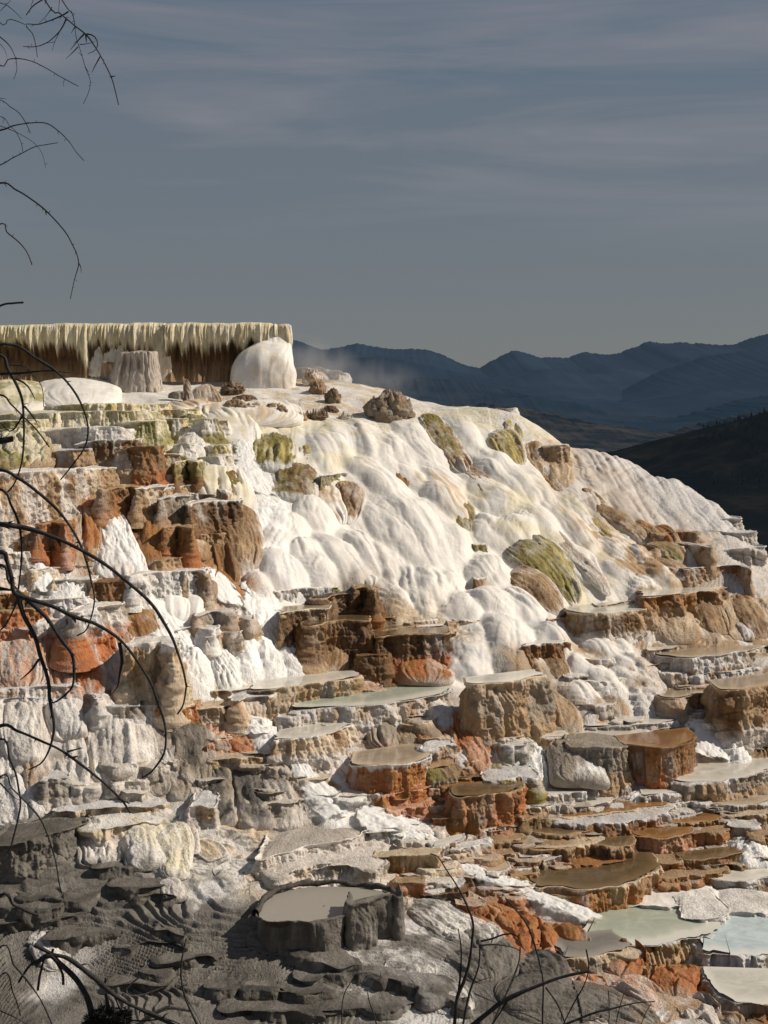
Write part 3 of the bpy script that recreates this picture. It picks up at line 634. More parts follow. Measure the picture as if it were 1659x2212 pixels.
# ---- large wall at the left edge
step('A', [-60,925,0,916,190,905,372,890], 1290, 'WTPT', 'broad tan terrace wall with white rim at the left frame edge', flute=.10, ff=4, streak=.55, fl=.10, rimw=.06, lump=.14, foot=0)
step('A', [388,900,500,890,606,884,612,930], 1045, 'WTtT', 'square tan terrace block right of the broad white rimmed wall', flute=.06, lump=.08)
mound('D', [20,-30,120, 60,120,125, 95,330,95], .35, 'RS', 'rust red flowstone buttress at the left frame edge', kind='rock', flute=.12, top=.1)
mound('D', [340,-40,60, 360,150,80, 370,330,75, 390,460,60], .45, 'PT', 'whitish pink buttress between rust coloured walls', kind='rock', flute=.1, grad=(.6,.6))
mound('D', [440,20,45, 480,200,62, 505,420,60], .45, 'RO', 'narrow rust buttress on the left bank of the waterfall', kind='rock', flute=.1)
step('D', [210,225,280,215,345,222], 420, 'ORBR', flute=.08)
step('A', [745,1000,830,992,905,986], 1160, 'WTtT', flute=.08, lump=.12); step('A', [895,1005,980,986,1060,982], 1060, 'WTtT', flute=.06)
step('D', [558,36,640,26,738,22], 178, 'TOBO', 'orange brown block above the left waterfall', flute=.08, rimw=.05)
step('D', [738,70,790,58,830,60], 165, 'WPTP', flute=.06)
mound('D', [770,165,75, 800,250,100, 810,470,85], .5, 'BO', 'rounded orange brown block on the right bank of the waterfall', kind='rock', flute=.1, top=.12, nose=.12)
step('D', [868,85,940,74,1022,70], 232, 'VDNT', 'dark brown fluted block with grey streaks', flute=.07, streak=.65)
step('D', [900,62,1050,60,1150,62], 100, 'WPTP', fl=.3); step('D', [1030,30,1140,18,1230,60], 100, 'WTPT', fl=.3)
step('D', [1028,112,1140,100,1285,96], 285, 'WDBB', 'dark chocolate block under a white crust ledge', flute=.07, rimw=.08)
mound('D', [1230,115,110, 1260,220,160, 1320,350,130, 1340,480,70], .5, 'BT', 'large tan brown rounded mound left of the central white chute', kind='rock', flute=.08, nose=.3, grad=(.6,.5))
mound('D', [1400,185,35, 1420,260,40, 1410,360,36], .6, 'BG', kind='rock')
step('D', [898,245,960,235,1030,245], 402, 'TOBR', 'small orange brown block between brown mounds', flute=.07)
mound('D', [1065,310,60, 1070,350,72, 1075,420,72], .45, 'Tt', kind='rock'); mound('D', [1050,190,50, 1060,240,60, 1070,300,50], .4, 'TN', kind='rock')
step('D', [855,425,1000,405,1140,385], 480, 'TTBT', fl=.3, lump=.1)
step('D', [1030,285,1150,278,1200,280], 330, 'TBTT')
mound('D', [1200,330,70, 1220,400,80, 1265,540,60], .5, 'BO', 'brown mound above the rust streak', kind='rock')
mound('D', [1285,330,50, 1320,440,60, 1330,560,45], .45, 'TP', kind='rock'); mound('D', [1370,380,25, 1385,420,32, 1380,470,28], .6, 'PB', kind='rock')
mound('D', [1160,480,45, 1210,530,60, 1260,590,40], .45, 'RO', kind='rock')
mound('D', [1265,535,50, 1310,620,60, 1355,745,40], .5, 'OR', 'rust orange streak of flowstone beside white cascades', kind='rock')
# ---- left waterfall
mound('D', [520,85,40, 590,200,90, 640,380,130, 660,540,170], .35, 'FF', 'broad white waterfall dropping between rust brown blocks', 'waterfall', 'waterfall', kind='foam', foam=.14, flute=.12, ff=6, top=.08, nose=.12)
step('D', [712,505,800,490,900,482,1075,476], 640, 'WVPW', 'white flat topped block below the waterfall', flute=.06, lump=.12, wet=.5)
step('D', [1010,485,1060,478,1112,482], 640, 'WTBT', flute=.07)
mound('D', [930,610,90, 930,660,100, 925,760,100], .45, 'VW', kind='flow'); mound('D', [1040,615,70, 1045,670,75, 1045,750,70], .5, 'VW', kind='flow')
stream('D', [1120,515,60, 1200,570,85, 1270,700,90], 'white water sliding over a grey rounded shoulder')
mound('D', [1130,550,40, 1140,600,45, 1140,660,40], .5, 'NT', kind='rock', lift=.12)
step('D', [506,545,600,536,724,533], 668, 'BBOB', 'dark gold brown block beneath the waterfall lip', flute=.08, rimw=.04)
mound('D', [700,650,90, 750,730,115, 800,870,95], .42, 'OT', 'orange brown mound below the dark gold block', kind='rock', flute=.06, grad=(.3,.5))
mound('D', [660,700,25, 690,790,40, 720,870,40], .4, 'WS', kind='rock')
# cascade of white water down the middle left
stream('D', [740,600,60, 820,700,95, 900,800,120, 960,920,120], 'foaming white cascade in the middle left')
step('D', [960,800,1050,785,1150,800], 900, 'WVWW', fl=.3, lump=.15, kind='foam', flute=.05)
step('D', [1080,720,1160,700,1250,705], 812, 'PTNT', 'grey brown rounded step inside the white cascade', lump=.12, flute=.05)
step('D', [1248,745,1300,732,1352,742], 842, 'PTBT', lump=.12)
step('D', [1130,840,1220,812,1310,820], 960, 'PPTP', lump=.14, flute=.05)
for a in ([1050,890,80, 1055,980,105, 1050,1120,105], [1215,915,70, 1220,1000,85, 1225,1115,80], [1360,820,60, 1370,920,75, 1365,1050,75], [990,880,60, 990,990,60, 985,1130,60], [1310,790,50, 1330,850,60, 1340,930,60], [1440,880,70, 1460,960,90, 1480,1050,90], [1560,930,60, 1590,1000,70, 1620,1070,70]):
    mound('D', a, .5, 'FW', kind='foam', foam=.07, flute=.07)
mound('D', [1480,700,80, 1460,780,90, 1440,880,80], .35, 'FW', kind='foam', foam=.06); mound('D', [1560,820,80, 1570,900,100, 1600,1010,100], .35, 'WV', kind='foam', foam=.05)
# small steps far left of crop D
step('D', [-40,330,120,322,245,316], 375, 'WTOT', flute=.05, lump=.1); step('D', [-40,395,150,380,300,368,345,420], 470, 'WPTP', 'low pale tan steps stacked at the left frame edge', lump=.14, flute=.06)
step('D', [190,475,330,455,480,450], 520, 'WtPt', lump=.1, flute=.06)
step('D', [-40,520,60,508,200,500], 590, 'WPTP', lump=.12); step('D', [290,535,400,525,500,522], 640, 'WtPt', flute=.06, lump=.12)
stream('D', [210,480,40, 230,540,55, 240,630,60], 'small white water spill between pale steps at far left')
mound('D', [310,530,35, 340,580,70, 350,640,90], .5, 'FF', kind='foam', foam=.05); mound('D', [420,540,40, 430,580,50, 440,640,50], .5, 'FF', kind='foam', foam=.05)
step('D', [-40,612,40,602,92,606], 700, 'OBDB', flute=.05); step('D', [-40,700,80,690,220,682], 775, 'TROR', 'low rust step behind the crossing dead branches', lump=.1)
step('D', [150,640,330,632,480,625], 720, 'WVPV', lump=.15, flute=.05); step('D', [200,760,260,750,330,745], 860, 'WVPS', lump=.1)
step('D', [415,700,520,675,625,662,640,720], 880, 'WVNR', 'grey white fluted block with rust foot in the middle left', flute=.08, lump=.12, foot=.35, fl=.22)
mound('D', [430,770,55, 450,900,75, 480,1050,95, 500,1180,110], .45, 'VR', 'white capped buttress turning rust red toward its foot', kind='rock', flute=.10, grad=(1.3,.45), top=.06)
mound('D', [560,780,50, 600,930,60, 650,1120,60], .4, 'VS', kind='rock', flute=.1)
mound('D', [100,860,130, 110,980,150, 120,1130,150], .3, 'SP', 'broad salmon pink flowstone face at the left frame edge', kind='rock', flute=.10, top=.08, amt=.6)
mound('D', [300,850,90, 310,980,100, 320,1130,95], .35, 'RS', 'orange flowstone face between the salmon face and white buttress', kind='rock', flute=.10, top=.08)
mound('D', [420,920,40, 440,1020,55, 460,1130,60], .35, 'VP', kind='rock')
step('D', [-40,800,60,790,150,800], 870, 'PSRS', lump=.12)
step('D', [680,885,790,870,890,866,935,890], 1215, 'WtTt', 'pale tan terrace block with white shelf right of the rust buttress', flute=.08, lump=.12, fl=.1)
mound('G', [785,0,40, 790,100,50, 800,250,45], .5, 'BG', 'dark mossy brown streak below the pale tan block', kind='rock', flute=.1, top=.1, dy=-.15)
for a in ([840,30,30, 870,140,40, 910,260,40], [930,60,26, 945,130,30, 950,200,26]):
    mound('G', a, .5, 'WT', kind='rock', flute=.1, dy=-.1)
# ---- central chute of white water
stream('B', [80,640,70, 90,800,70, 130,960,90, 200,1080,110], 'white chute of water running down between olive domes')
mound('E', [180,60,80, 220,150,110, 200,260,110], .25, 'FW', kind='foam', foam=.05)
stream('E', [120,560,70, 160,640,100, 170,740,110, 200,830,110], 'lower reach of the white central chute')
# ---- olive domes and the white slope
mound('B', [240,705,100, 245,790,125, 240,925,125], .5, 'GYW', 'large olive green fluted dome at the top of the white slope', 'flowstone_mound', kind='rock', flute=.09, ff=7, top=.25, nose=.12, amt=.74)
mound('B', [415,760,30, 430,830,42, 445,930,30], .4, 'YG', kind='rock')
mound('B', [345,880,125, 355,960,140, 350,1090,120], .5, 'BG', 'brown olive second tier bulging under the green dome', kind='rock', flute=.08, top=.2, nose=.14)
step('B', [508,930,600,918,698,915], 1000, 'WGBG', 'olive topped block with flat white crust on the white slope', flute=.07)
mound('B', [640,960,80, 660,1060,90, 640,1190,62], .5, 'BT', 'brown fluted lobe under the olive topped block', kind='rock', flute=.07, nose=.3)
mound('B', [520,970,60, 540,1080,90, 600,1200,80], .4, 'WT', kind='flow')
mound('B', [905,635,34, 905,650,34, 905,680,30], .4, 'GN', kind='rock')
mound('B', [1080,610,60, 1150,720,85, 1230,840,80, 1300,935,50], .35, 'GT', 'long green algae streak slanting down the white slope', kind='rock', lift=.12, flute=.09, grad=(.8,.55), nose=.2)
mound('B', [1290,890,35, 1370,980,70, 1440,1080,60, 1490,1150,40], .4, 'TB', 'tan continuation of the green streak further down the slope', kind='rock', lift=.14, flute=.05, amt=.65)
# slabs on the crest
step('B', [990,580,1100,565,1190,557,1283,553], 590, 'WTtT', 'thin layered slab along the crest', 'travertine_slab', 'slab', Y=47.2, depth=.8, flat=False, lump=.06, bulge=0)
step('B', [1190,578,1290,566,1380,562], 600, 'WRPT', Y=46.6, depth=.8, flat=False, bulge=0)
step('C', [55,585,100,572,180,566,277,561], 608, 'WVPW', 'white square ended slab at the right end of the crest', 'travertine_slab', 'slab', Y=46.3, depth=1., flat=False, bulge=0, lump=.05)
step('C', [62,618,140,610,230,606,297,606], 715, 'WGYGC', 'olive streaked ledge under the white crest slab', flute=.09, streak=.6, Y=45.9, flat=False, fl=.25)
mound('C', [282,610,20, 300,680,22, 318,760,18], .6, 'GC', kind='rock', dy=-.1)
mound('C', [245,620,20, 255,680,24, 262,740,20], .6, 'CY', kind='rock', dy=-.1)
mound('C', [340,645,28, 345,690,36, 340,748,30], .6, 'WC', 'small cream knob on the crest right of the olive ledge', kind='rock', Y=45.9)
mound('C', [150,695,80, 210,740,110, 250,810,95, 300,905,45], .5, 'BYW', 'white capped mound with yellow brown glistening front below the crest', kind='rock', flute=.08, nose=.2)
mound('C', [270,740,25, 300,820,30, 325,910,26], .5, 'WC', dy=-.1)
mound('C', [385,745,50, 395,790,55, 400,860,45], .5, 'BT', kind='rock'); 
step('C', [434,770,500,762,556,760], 865, 'WTBT', 'tan block with a brown mouth under its flat lip near the right crest', flute=.06, lump=.08)
mound('C', [505,850,70, 520,910,85, 530,1000,70], .45, 'Tt', kind='rock', flute=.07)
mound('C', [430,880,60, 480,940,70, 560,1020,60], .4, 'TW', kind='rock'); mound('C', [350,800,50, 390,860,55, 430,930,45], .4, 'TC', kind='rock', flute=.07)
# right shoulder
for a, q in (([640,1000,50, 700,1060,60, 760,1110,50],'BT'), ([700,1090,60, 820,1160,70, 960,1240,60],'TB'), ([560,1030,40, 610,1070,45, 660,1120,40],'WC'), ([930,1180,50, 1010,1230,60, 1060,1290,50],'OT'),
             ([840,1170,60, 940,1230,60, 1010,1300,50],'NT')):
    mound('C', a, .4, q, kind='rock')
step('F', [1200,262,1240,210,1360,200,1508,193,1522,240], 285, 'VPNP', 'upper of two stacked grey white blocks at the right edge', 'travertine_block', 'block', Y=42.6, flute=.06, lump=.08, flat=False, wet=.1, bulge=.1)
step('F', [1215,270,1360,262,1500,272,1588,268,1600,330], 365, 'VPNP', 'lower of two stacked grey white blocks at the right edge', 'travertine_block', 'block', Y=41.8, flute=.06, lump=.1, flat=False, wet=.1, bulge=.1)
step('F', [1330,385,1450,365,1560,350,1640,345,1700,420], 560, 'VPNT', 'ribbed pale wall under the stacked blocks at the right frame edge', Y=40.9, flute=.10, flat=False, lump=.14, wet=.1, bulge=.12)
mound('F', [1270,385,60, 1290,420,85, 1310,470,85], .45, 'PV', 'pale layered knob left of the ribbed wall', kind='rock', scal=.04)
step('F', [1050,275,1180,265,1260,270], 320, 'TOPT', lump=.12); step('F', [970,330,1120,322,1330,350], 385, 'PTBT', lump=.12)
mound('F', [1000,250,90, 1060,290,110, 1100,350,100], .3, 'TO', kind='rock')
step('F', [1210,470,1330,458,1480,450,1560,470,1600,520], 560, 'WBOT', 'brown fronted slab terrace near the right edge', flute=.05, water='m', flat=True)
# ---- lobes of the white slope : (points, bulge, palette, label)
LOB = [('B',[700,640,90, 760,760,120, 800,880,100],.25,'WW',None),('B',[560,650,90, 590,760,110, 640,880,80],.25,'WC',None),('B',[830,680,70, 880,780,110, 950,900,110],.28,'WV',None),
 ('B',[960,640,80, 1020,780,100, 1130,900,100],.28,'WV',None),('B',[640,820,70, 720,900,90, 830,960,80],.3,'WC',None),('B',[480,680,60, 510,800,70, 560,930,60],.25,'WC',None),
 ('B',[800,820,70, 900,900,90, 1030,960,80],.3,'WW',None),('B',[1000,850,60, 1120,930,90, 1260,1020,90],.32,'WW',None),('B',[1250,640,70, 1290,730,80, 1330,830,60],.3,'WC',None),
 ('B',[1340,790,60, 1430,880,110, 1540,1010,110],.34,'WW',None),('C',[150,900,80, 260,980,110, 380,1080,110],.35,'WW',None),('C',[330,930,60, 420,1020,80, 520,1110,80],.35,'WC',None),('C',[450,1020,50, 540,1080,70, 640,1150,60],.35,'WC',None),
 ('B',[890,920,55, 920,970,58, 935,1040,40],.4,'OB','small rust brown lobe high on the white slope'),('B',[740,900,80, 850,1000,110, 960,1080,90],.3,'WC',None),('B',[1060,960,80, 1160,1050,110, 1260,1160,90],.32,'tW',None),
 ('E',[830,40,110, 930,160,200, 1030,320,240, 1090,440,200],.36,'WW','broad smooth white lobe in the middle of the slope'),('E',[1180,70,60, 1240,150,80, 1300,300,60],.4,'GT','yellow brown bulge on the flank of the broad white lobe'),
 ('E',[1150,200,90, 1210,330,110, 1240,450,90],.38,'WW',None),('E',[1330,30,90, 1450,120,120, 1580,200,110],.32,'WW',None),('E',[1200,-40,80, 1330,20,100, 1470,100,100],.3,'WW',None),
 ('E',[1500,200,90, 1480,260,120, 1440,330,110],.35,'WV',None),('E',[520,120,70, 500,170,110, 460,240,110],.4,'WV',None),('E',[380,190,80, 340,240,110, 300,300,100],.4,'WV',None),('E',[300,250,70, 280,330,90, 260,400,80],.4,'WV',None),
 ('E',[290,420,110, 300,480,130, 320,570,120],.44,'VV',None),('E',[420,400,80, 470,470,100, 520,570,100],.42,'WW',None),('E',[180,520,60, 170,590,90, 200,650,90],.4,'WW',None),('E',[330,330,90, 400,400,110, 440,460,110],.4,'WW',None),
 ('E',[470,285,70, 560,380,100, 690,540,100],.42,'WV',None),('E',[640,250,60, 720,360,80, 790,500,70],.42,'WV',None),('E',[560,330,60, 610,430,80, 650,560,80],.42,'WW',None),
 ('E',[790,330,60, 860,440,70, 880,520,60],.4,'WW',None),('E',[860,360,60, 920,440,60, 930,520,50],.4,'WW',None),('E',[960,460,60, 990,530,65, 1000,610,50],.4,'WW',None),('E',[1080,480,90, 1100,560,110, 1120,640,100],.4,'WV',None),
 ('E',[1190,500,70, 1210,560,80, 1200,620,70],.4,'VW',None),('E',[760,530,50, 830,620,60, 930,720,70],.4,'WC',None),('E',[850,560,60, 920,640,70, 990,720,50],.4,'WC',None),('E',[1050,600,60, 1060,650,70, 1060,700,60],.4,'WW',None),
 ('E',[780,650,50, 850,700,70, 920,750,50],.4,'WW',None),('E',[740,530,40, 760,555,50, 770,590,40],.45,'WW',None),
 ('E',[1330,440,110, 1400,500,130, 1480,560,120],.35,'WW',None),('E',[1300,600,90, 1400,650,130, 1530,720,120],.35,'WW',None),('E',[1480,580,90, 1560,650,110, 1640,730,100],.35,'WW',None),('E',[1180,640,80, 1250,680,100, 1320,720,90],.3,'WV',None),
 ('F',[260,110,80, 380,220,110, 520,350,100],.35,'WW',None),('F',[420,100,70, 560,230,100, 700,370,90],.35,'WW',None),('F',[560,330,60, 620,430,80, 720,560,70],.42,'WW','white lobe hugging the right side of the green dome'),
 ('F',[700,250,70, 800,330,90, 900,430,80],.35,'WC',None),('F',[780,420,70, 860,480,80, 960,520,80],.35,'WW',None),('F',[940,450,60, 1030,490,80, 1130,540,80],.35,'WW',None),('F',[900,530,70, 960,570,90, 1010,610,80],.3,'WV',None),
 ('F',[750,260,40, 800,330,55, 840,430,40],.45,'YT','yellow tan lobe right of the long tan streak'),('F',[680,220,40, 720,280,50, 780,350,40],.4,'TY',None),('F',[880,350,60, 950,390,70, 1010,440,60],.4,'TW',None),('F',[1080,360,50, 1140,400,60, 1190,460,45],.45,'GT','olive brown hump near the right shoulder'),('F',[1010,350,50, 1060,390,60, 1100,430,50],.4,'WC',None),
 ('F',[1160,370,50, 1210,400,55, 1240,440,45],.4,'WW',None),('F',[1060,450,70, 1150,490,80, 1240,540,70],.4,'TO','tan hump left of the brown fronted slab'),
 ('F',[250,215,120, 320,260,130, 260,330,140],.4,'WV',None),
 ('F',[110,90,60, 170,130,70, 240,190,60],.3,'WW',None),('F',[500,60,50, 560,130,60, 620,210,60],.3,'WC',None),('F',[560,100,40, 620,160,50, 690,240,40],.4,'YW',None)]
for c_, sp_, b_, pl_, lb_ in LOB:
    if (pl_[0] in 'WV' or lb_ is None) and (lb_ is None or 'broad smooth' in lb_) and b_ < .45:
        SHEET.append((c_, sp_, b_*(.62 if lb_ else 1), pl_)); continue
    a_ = np.array(sp_, float).reshape(-1, 3); d_ = a_[1]-a_[0]; big = b_ < .45
    a_ = np.vstack([[a_[0, 0]-.8*d_[0], a_[0, 1]-.8*d_[1], a_[0, 2]*.95], a_]); a_[:, 2] *= 1.22
    mound(c_, a_, b_*(.66 if pl_[0] in 'WV' and b_ < .45 else .9), pl_, lb_, melt=.6, nose=.42, lift=.10, kind='flow' if pl_[0] in 'WV' else 'rock', flute=.05, ff=4.5, lump=.06, grad=(.2,.5), amt=.62)
# tan streak beside the green dome, and the green dome with its flat top
mound('F', [370,215,40, 480,300,50, 600,420,55, 720,540,60, 790,640,40], .4, 'TP', 'long smooth tan streak down the white slope', kind='rock', lift=.16, flute=.04, top=.08)
step('F', [230,222,330,206,430,204,440,235], 240, 'WDTT', 'dark lipped slab at the head of the long tan streak', 'travertine_slab', 'slab', sub=0, lump=.05)
step('F', [65,335,200,320,350,318,420,330], 380, 'WNGG', fl=.4)
mound('F', [260,335,170, 380,410,190, 500,530,150, 590,690,60], .42, 'GYN', 'big green and gold dome in the middle right of the slope', kind='rock', flute=.09, ff=6, nose=.2, top=.18, amt=.70)
step('F', [75,525,200,500,300,500], 575, 'WBTB', fl=.35, sub=0)
mound('F', [240,510,140, 350,570,140, 450,660,110, 530,735,50], .38, 'BT', 'brown flowstone apron below the big green dome', kind='rock', lift=.10, flute=.06, top=.2)
mound('F', [330,480,50, 440,570,60, 560,700,60], .3, 'WC', dy=-.05)
step('F', [470,750,530,738,590,740], 800, 'TOTT', sub=0, fl=.3)
mound('F', [545,745,55, 575,800,60, 600,865,36], .5, 'OT', 'small orange brown knob beside the tan pool', kind='rock')
# ---- dark brown block group in the centre
step('E', [255,592,330,578,420,571,535,567], 665, 'WVNV', 'grey white slab at the back of the dark brown block group', sub=0)
step('E', [415,580,520,570,600,572], 650, 'CGYG', flute=.08)
step('E', [250,690,340,672,430,672], 710, 'WVPV', lump=.1, sub=0)
step('E', [495,606,580,594,640,597], 640, 'CDBD'); step('E', [480,630,600,611,705,607], 765, 'TDBBk', 'topmost dark brown block of the central group', flute=.08, lump=.12, rimw=.03)
step('E', [690,575,740,570,788,590], 760, 'TBDO', flute=.09, lump=.12)
mound('E', [760,640,45, 770,690,50, 775,760,40], .5, 'DB', kind='rock')
step('E', [285,712,360,695,440,688,535,684], 930, 'CBDB', 'left dark brown block of the central group with pale crust rim', flute=.07, fl=.10, water='t', rimw=.05)
step('E', [440,775,540,758,650,750,756,752], 1010, 'TBDT', 'tall brown block in front of the central group', flute=.09, lump=.14, rimw=.04, water='b')
mound('E', [550,850,110, 540,920,125, 540,1050,125], .5, 'BT', 'brown rounded foot of the tall block in the central group', kind='rock', flute=.09, dy=-.1)
step('E', [755,750,850,736,935,724,960,760], 812, 'TBDB', 'narrow wet brown step behind the squat block in the central group', flute=.07, lump=.1, water='b'); step('E', [755,815,900,795,1028,775], 880, 'TDBB', 'low dark ledge between the two tallest brown blocks', flute=.06, water='b')
step('E', [810,840,900,828,1010,822,1120,820,1182,824,1195,860], 1030, 'TDBR', 'squat dark brown block with rusty foot in the central group', flute=.09, lump=.14, foot=.3, fl=.08, rimw=.03, water='b')
mound('E', [1100,960,130, 1060,1010,170, 1060,1100,180], .35, 'RO', kind='rock', flute=.06, dy=-.15)
step('E', [715,940,780,932,842,932], 1075, 'BDBB', 'small square brown block at the foot of the central group', flute=.06, lump=.12)
mound('E', [800,1000,60, 820,1050,70, 850,1100,60], .4, 'OD', kind='rock')
step('E', [945,760,1050,752,1200,745,1340,748], 790, 'WtTt', water='m', label='milky pool behind the dark brown block group', name='travertine_pool', cat='pool', depth=1.5, lump=.1)
step('E', [1040,790,1150,778,1240,770], 830, 'WtTt', lump=.1); step('E', [1200,770,1280,752,1335,752], 800, 'TBTt')
step('E', [1180,830,1215,820,1240,822], 880, 'tTtt')
SHEET.append(('E', [1335,775,80, 1328,850,116, 1320,950,132, 1318,1050,122], .36, 'WV'))
SHEET.append(('E', [1480,740,110, 1510,860,130, 1530,1045,120], .45, 'WW'))
step('E', [1340,730,1440,718,1535,715], 745, 'WNTT', fl=.3, sub=0); mound('E', [1550,740,40, 1590,810,45, 1620,890,36], .4, 'WT')
step('F', [70,735,170,725,262,722], 745, 'WDTT', sub=0); 
step('F', [325,890,400,880,480,872,545,866], 1000, 'WBOT', 'brown fluted block below the white lobes right of centre', flute=.09, lump=.1, water='m', rimw=.05)
mound('F', [480,930,90, 490,1000,100, 520,1100,75], .45, 'BT', kind='rock', flute=.09)
step('F', [565,1055,620,1048,670,1050], 1120, 'WDBB', 'small dark brown knob block beside the white lower slope', lump=.1)
mound('I', [640,130,45, 660,170,55, 680,220,40], .45, 'BG', kind='rock')
for a, q in (([380,800,90, 460,860,110, 560,930,90],'WV'), ([640,830,70, 720,900,100, 800,980,100],'WV'), ([760,860,60, 850,930,90, 930,990,80],'WV'), ([560,890,60, 620,960,70, 660,1060,70],'WW'), ([780,930,70, 900,1010,110, 1040,1090,100],'WV'),
             ([660,930,60, 700,1030,70, 760,1130,70],'WW'), ([400,960,50, 440,1040,60, 470,1120,50],'WW'), ([220,760,80, 300,850,100, 340,970,80],'WW')):
    SHEET.append(('F', a, .4, q))
for a, q in (([450,80,60, 560,160,90, 660,240,100, 700,320,80],'WW'), ([700,50,70, 780,150,100, 850,280,90],'WW'), ([830,40,70, 930,140,110, 1040,240,100],'WV'), ([900,120,70, 960,200,80, 960,280,70],'VW'), ([760,90,30, 830,170,40, 890,240,36],'WT'), ([560,160,60, 640,220,80, 720,320,70],'WW')):
    SHEET.append(('I', a, .42, q))
# ---- right hand pools
step('F', [985,625,1090,612,1220,600,1340,588,1470,560,1600,552,1640,600], 690, 'tOBT', 'upper milky pool with brown scalloped rim at the right', 'travertine_pool', 'pool', water='m', depth=2.2, flute=.10, ff=3, lump=.2, rimw=.03)
step('F', [740,672,860,655,960,640,1050,640], 690, 'tTNT', water='m', label='thin white lipped pool between two larger right hand pools', name='travertine_pool', cat='pool', lump=.1)
step('F', [585,705,700,712,850,705,960,690,1080,660], 850, 'tBTP', 'tan pool with brown streaked wall right of centre', 'travertine_pool', 'pool', water='m', depth=1.8, flute=.08, lump=.12, fl=.05, streak=.45)
for a, q, l in (([1290,600,90, 1330,690,110, 1390,830,110],'TB','broad tan brown curtain under the upper milky pool'), ([1150,640,90, 1130,760,140, 1180,890,150],'Tt','tan flowstone apron below the tan pool'), ([1500,600,70, 1560,720,90, 1620,850,80],'BT','brown flowstone rib at the right frame edge'),
             ([1440,620,60, 1470,740,70, 1500,860,60],'Tt',None), ([1000,720,50, 990,820,60, 990,930,50],'Vt',None), ([1620,620,50, 1640,720,60, 1659,830,60],'Tt',None), ([1280,740,70, 1310,820,90, 1340,900,80],'TP',None), ([1500,760,30, 1540,810,40, 1560,860,36],'WV',None)):
    mound('F', a, .42, q, l, kind='rock', flute=.08, ff=5)
step('F', [1025,915,1130,903,1215,890], 960, 'TPTP', 'small tan step with milky water behind the wide tan pool', lump=.12, water='m')
step('F', [1090,950,1220,955,1400,935,1520,912,1659,890,1720,910], 1035, 'VPVT', 'wide tan pool with white beaded rim at the right edge', 'travertine_pool', 'pool', water='t', depth=2.2, flute=.08, ff=6, lump=.12)
step('F', [1205,1045,1330,1040,1480,1025,1600,1005,1720,1000], 1085, 'VVPR', 'white beaded lower rim under the wide tan pool', flute=.06, ff=6, lump=.1)
step('F', [1000,1000,1090,985,1180,990], 1060, 'TNTT', lump=.1)
# ---- middle band
step('G', [1120,165,1250,158,1400,150], 195, 'tTNt', lump=.14, water='m', label='shallow pale pool at the foot of the foaming cascade', name='travertine_pool', cat='pool', depth=1.6)
step('H', [145,165,280,150,420,125,560,108,655,100,668,150], 285, 'tTNT', 'pale tan scalloped terrace with milky water left of the green pool', 'travertine_pool', 'pool', water='m', flute=.10, ff=5, lump=.16, depth=1.3)
mound('H', [570,110,50, 580,150,60, 590,215,55], .5, 'TO', kind='rock', scal=.05)
mound('H', [640,60,60, 720,90,90, 790,150,80], .35, 'WF', 'white flowstone fan spilling into the green pool', flute=.06)
step('H', [350,275,480,262,600,255,740,246,830,235,940,215,1060,200,1180,185,1260,150], 350, 'VPTV', 'long milky green pool below the central brown blocks', 'travertine_pool', 'pool', water='g', depth=2.4, flute=.10, ff=4, lump=.14, rim=.04)
for a, q, l in (([660,265,70, 665,320,80, 690,420,70],'VR','white capped rib turning rusty below the green pool'), ([830,250,90, 840,350,110, 870,480,110],'TN','brown grey pitted face below the green pool'), ([995,215,60, 1005,300,75, 1020,400,70],'VP','pale rounded column under the pool rim'), ([1130,200,80, 1140,290,90, 1150,390,80],'VV','white bulging column under the pool rim'),
             ([1240,260,50, 1250,330,60, 1280,460,60],'VR',None), ([1330,290,40, 1345,370,45, 1350,430,40],'OT',None), ([1040,380,50, 1060,430,55, 1080,490,45],'RO',None), ([940,380,60, 960,440,70, 980,490,60],'TN',None), ([1180,360,40, 1190,420,50, 1200,470,44],'RT',None), ([1240,270,24, 1290,400,60, 1350,520,80, 1370,610,70],'RS','rust red buttress dropping from the pool rim'),
             ([1400,280,40, 1395,350,45, 1395,440,40],'TG',None), ([1390,420,40, 1410,470,46, 1420,520,36],'RT',None), ([1300,180,60, 1330,260,60, 1360,340,60],'VT',None)):
    mound('H', a, .5, q, l, kind='rock', flute=.10, ff=7, lump=.09, top=.12, nose=.15, grad=(.9,.5))
step('H', [285,305,390,296,495,292], 375, 'VPNP', 'small white block left of the green pool rim', lump=.1, flute=.05)
mound('H', [420,320,34, 440,345,40, 460,385,30], .5, 'RO', kind='rock')
step('H', [255,440,380,425,500,400,600,370,660,362,735,470], 520, 'WtTP', 'cream terrace with shallow water in the centre', 'travertine_pool', 'pool', water='m', flute=.09, ff=5, lump=.14, depth=1.2, fl=.25)
step('H', [490,385,560,372,640,364], 395, 'TBOT', lump=.05)
step('G', [505,258,620,248,730,245], 335, 'VNPV', lump=.14, flute=.06); step('G', [730,252,800,246,850,250], 330, 'VNPV', lump=.12)
step('G', [870,262,960,256,1050,252,1062,300], 358, 'OORB', 'small rust orange pot under the drooping branch tip', 'travertine_pot', 'pot', water='o', flute=.06, rimw=.03)
step('G', [1040,270,1180,250,1300,240], 345, 'tTNt', lump=.14, flute=.08); step('G', [1280,215,1380,200,1480,200,1540,290], 350, 'VtTt', lump=.15, flute=.07, label='pale tan scalloped step above the white rapids', fl=.3)
stream('G', [1330,300,60, 1380,350,90, 1420,440,90], 'white rapids running between pale tan steps')
mound('H', [60,330,80, 140,370,90, 220,430,70], .3, 'FF', kind='foam', foam=.07); mound('H', [170,440,60, 200,480,70, 240,530,60], .3, 'FW', kind='foam', foam=.06)
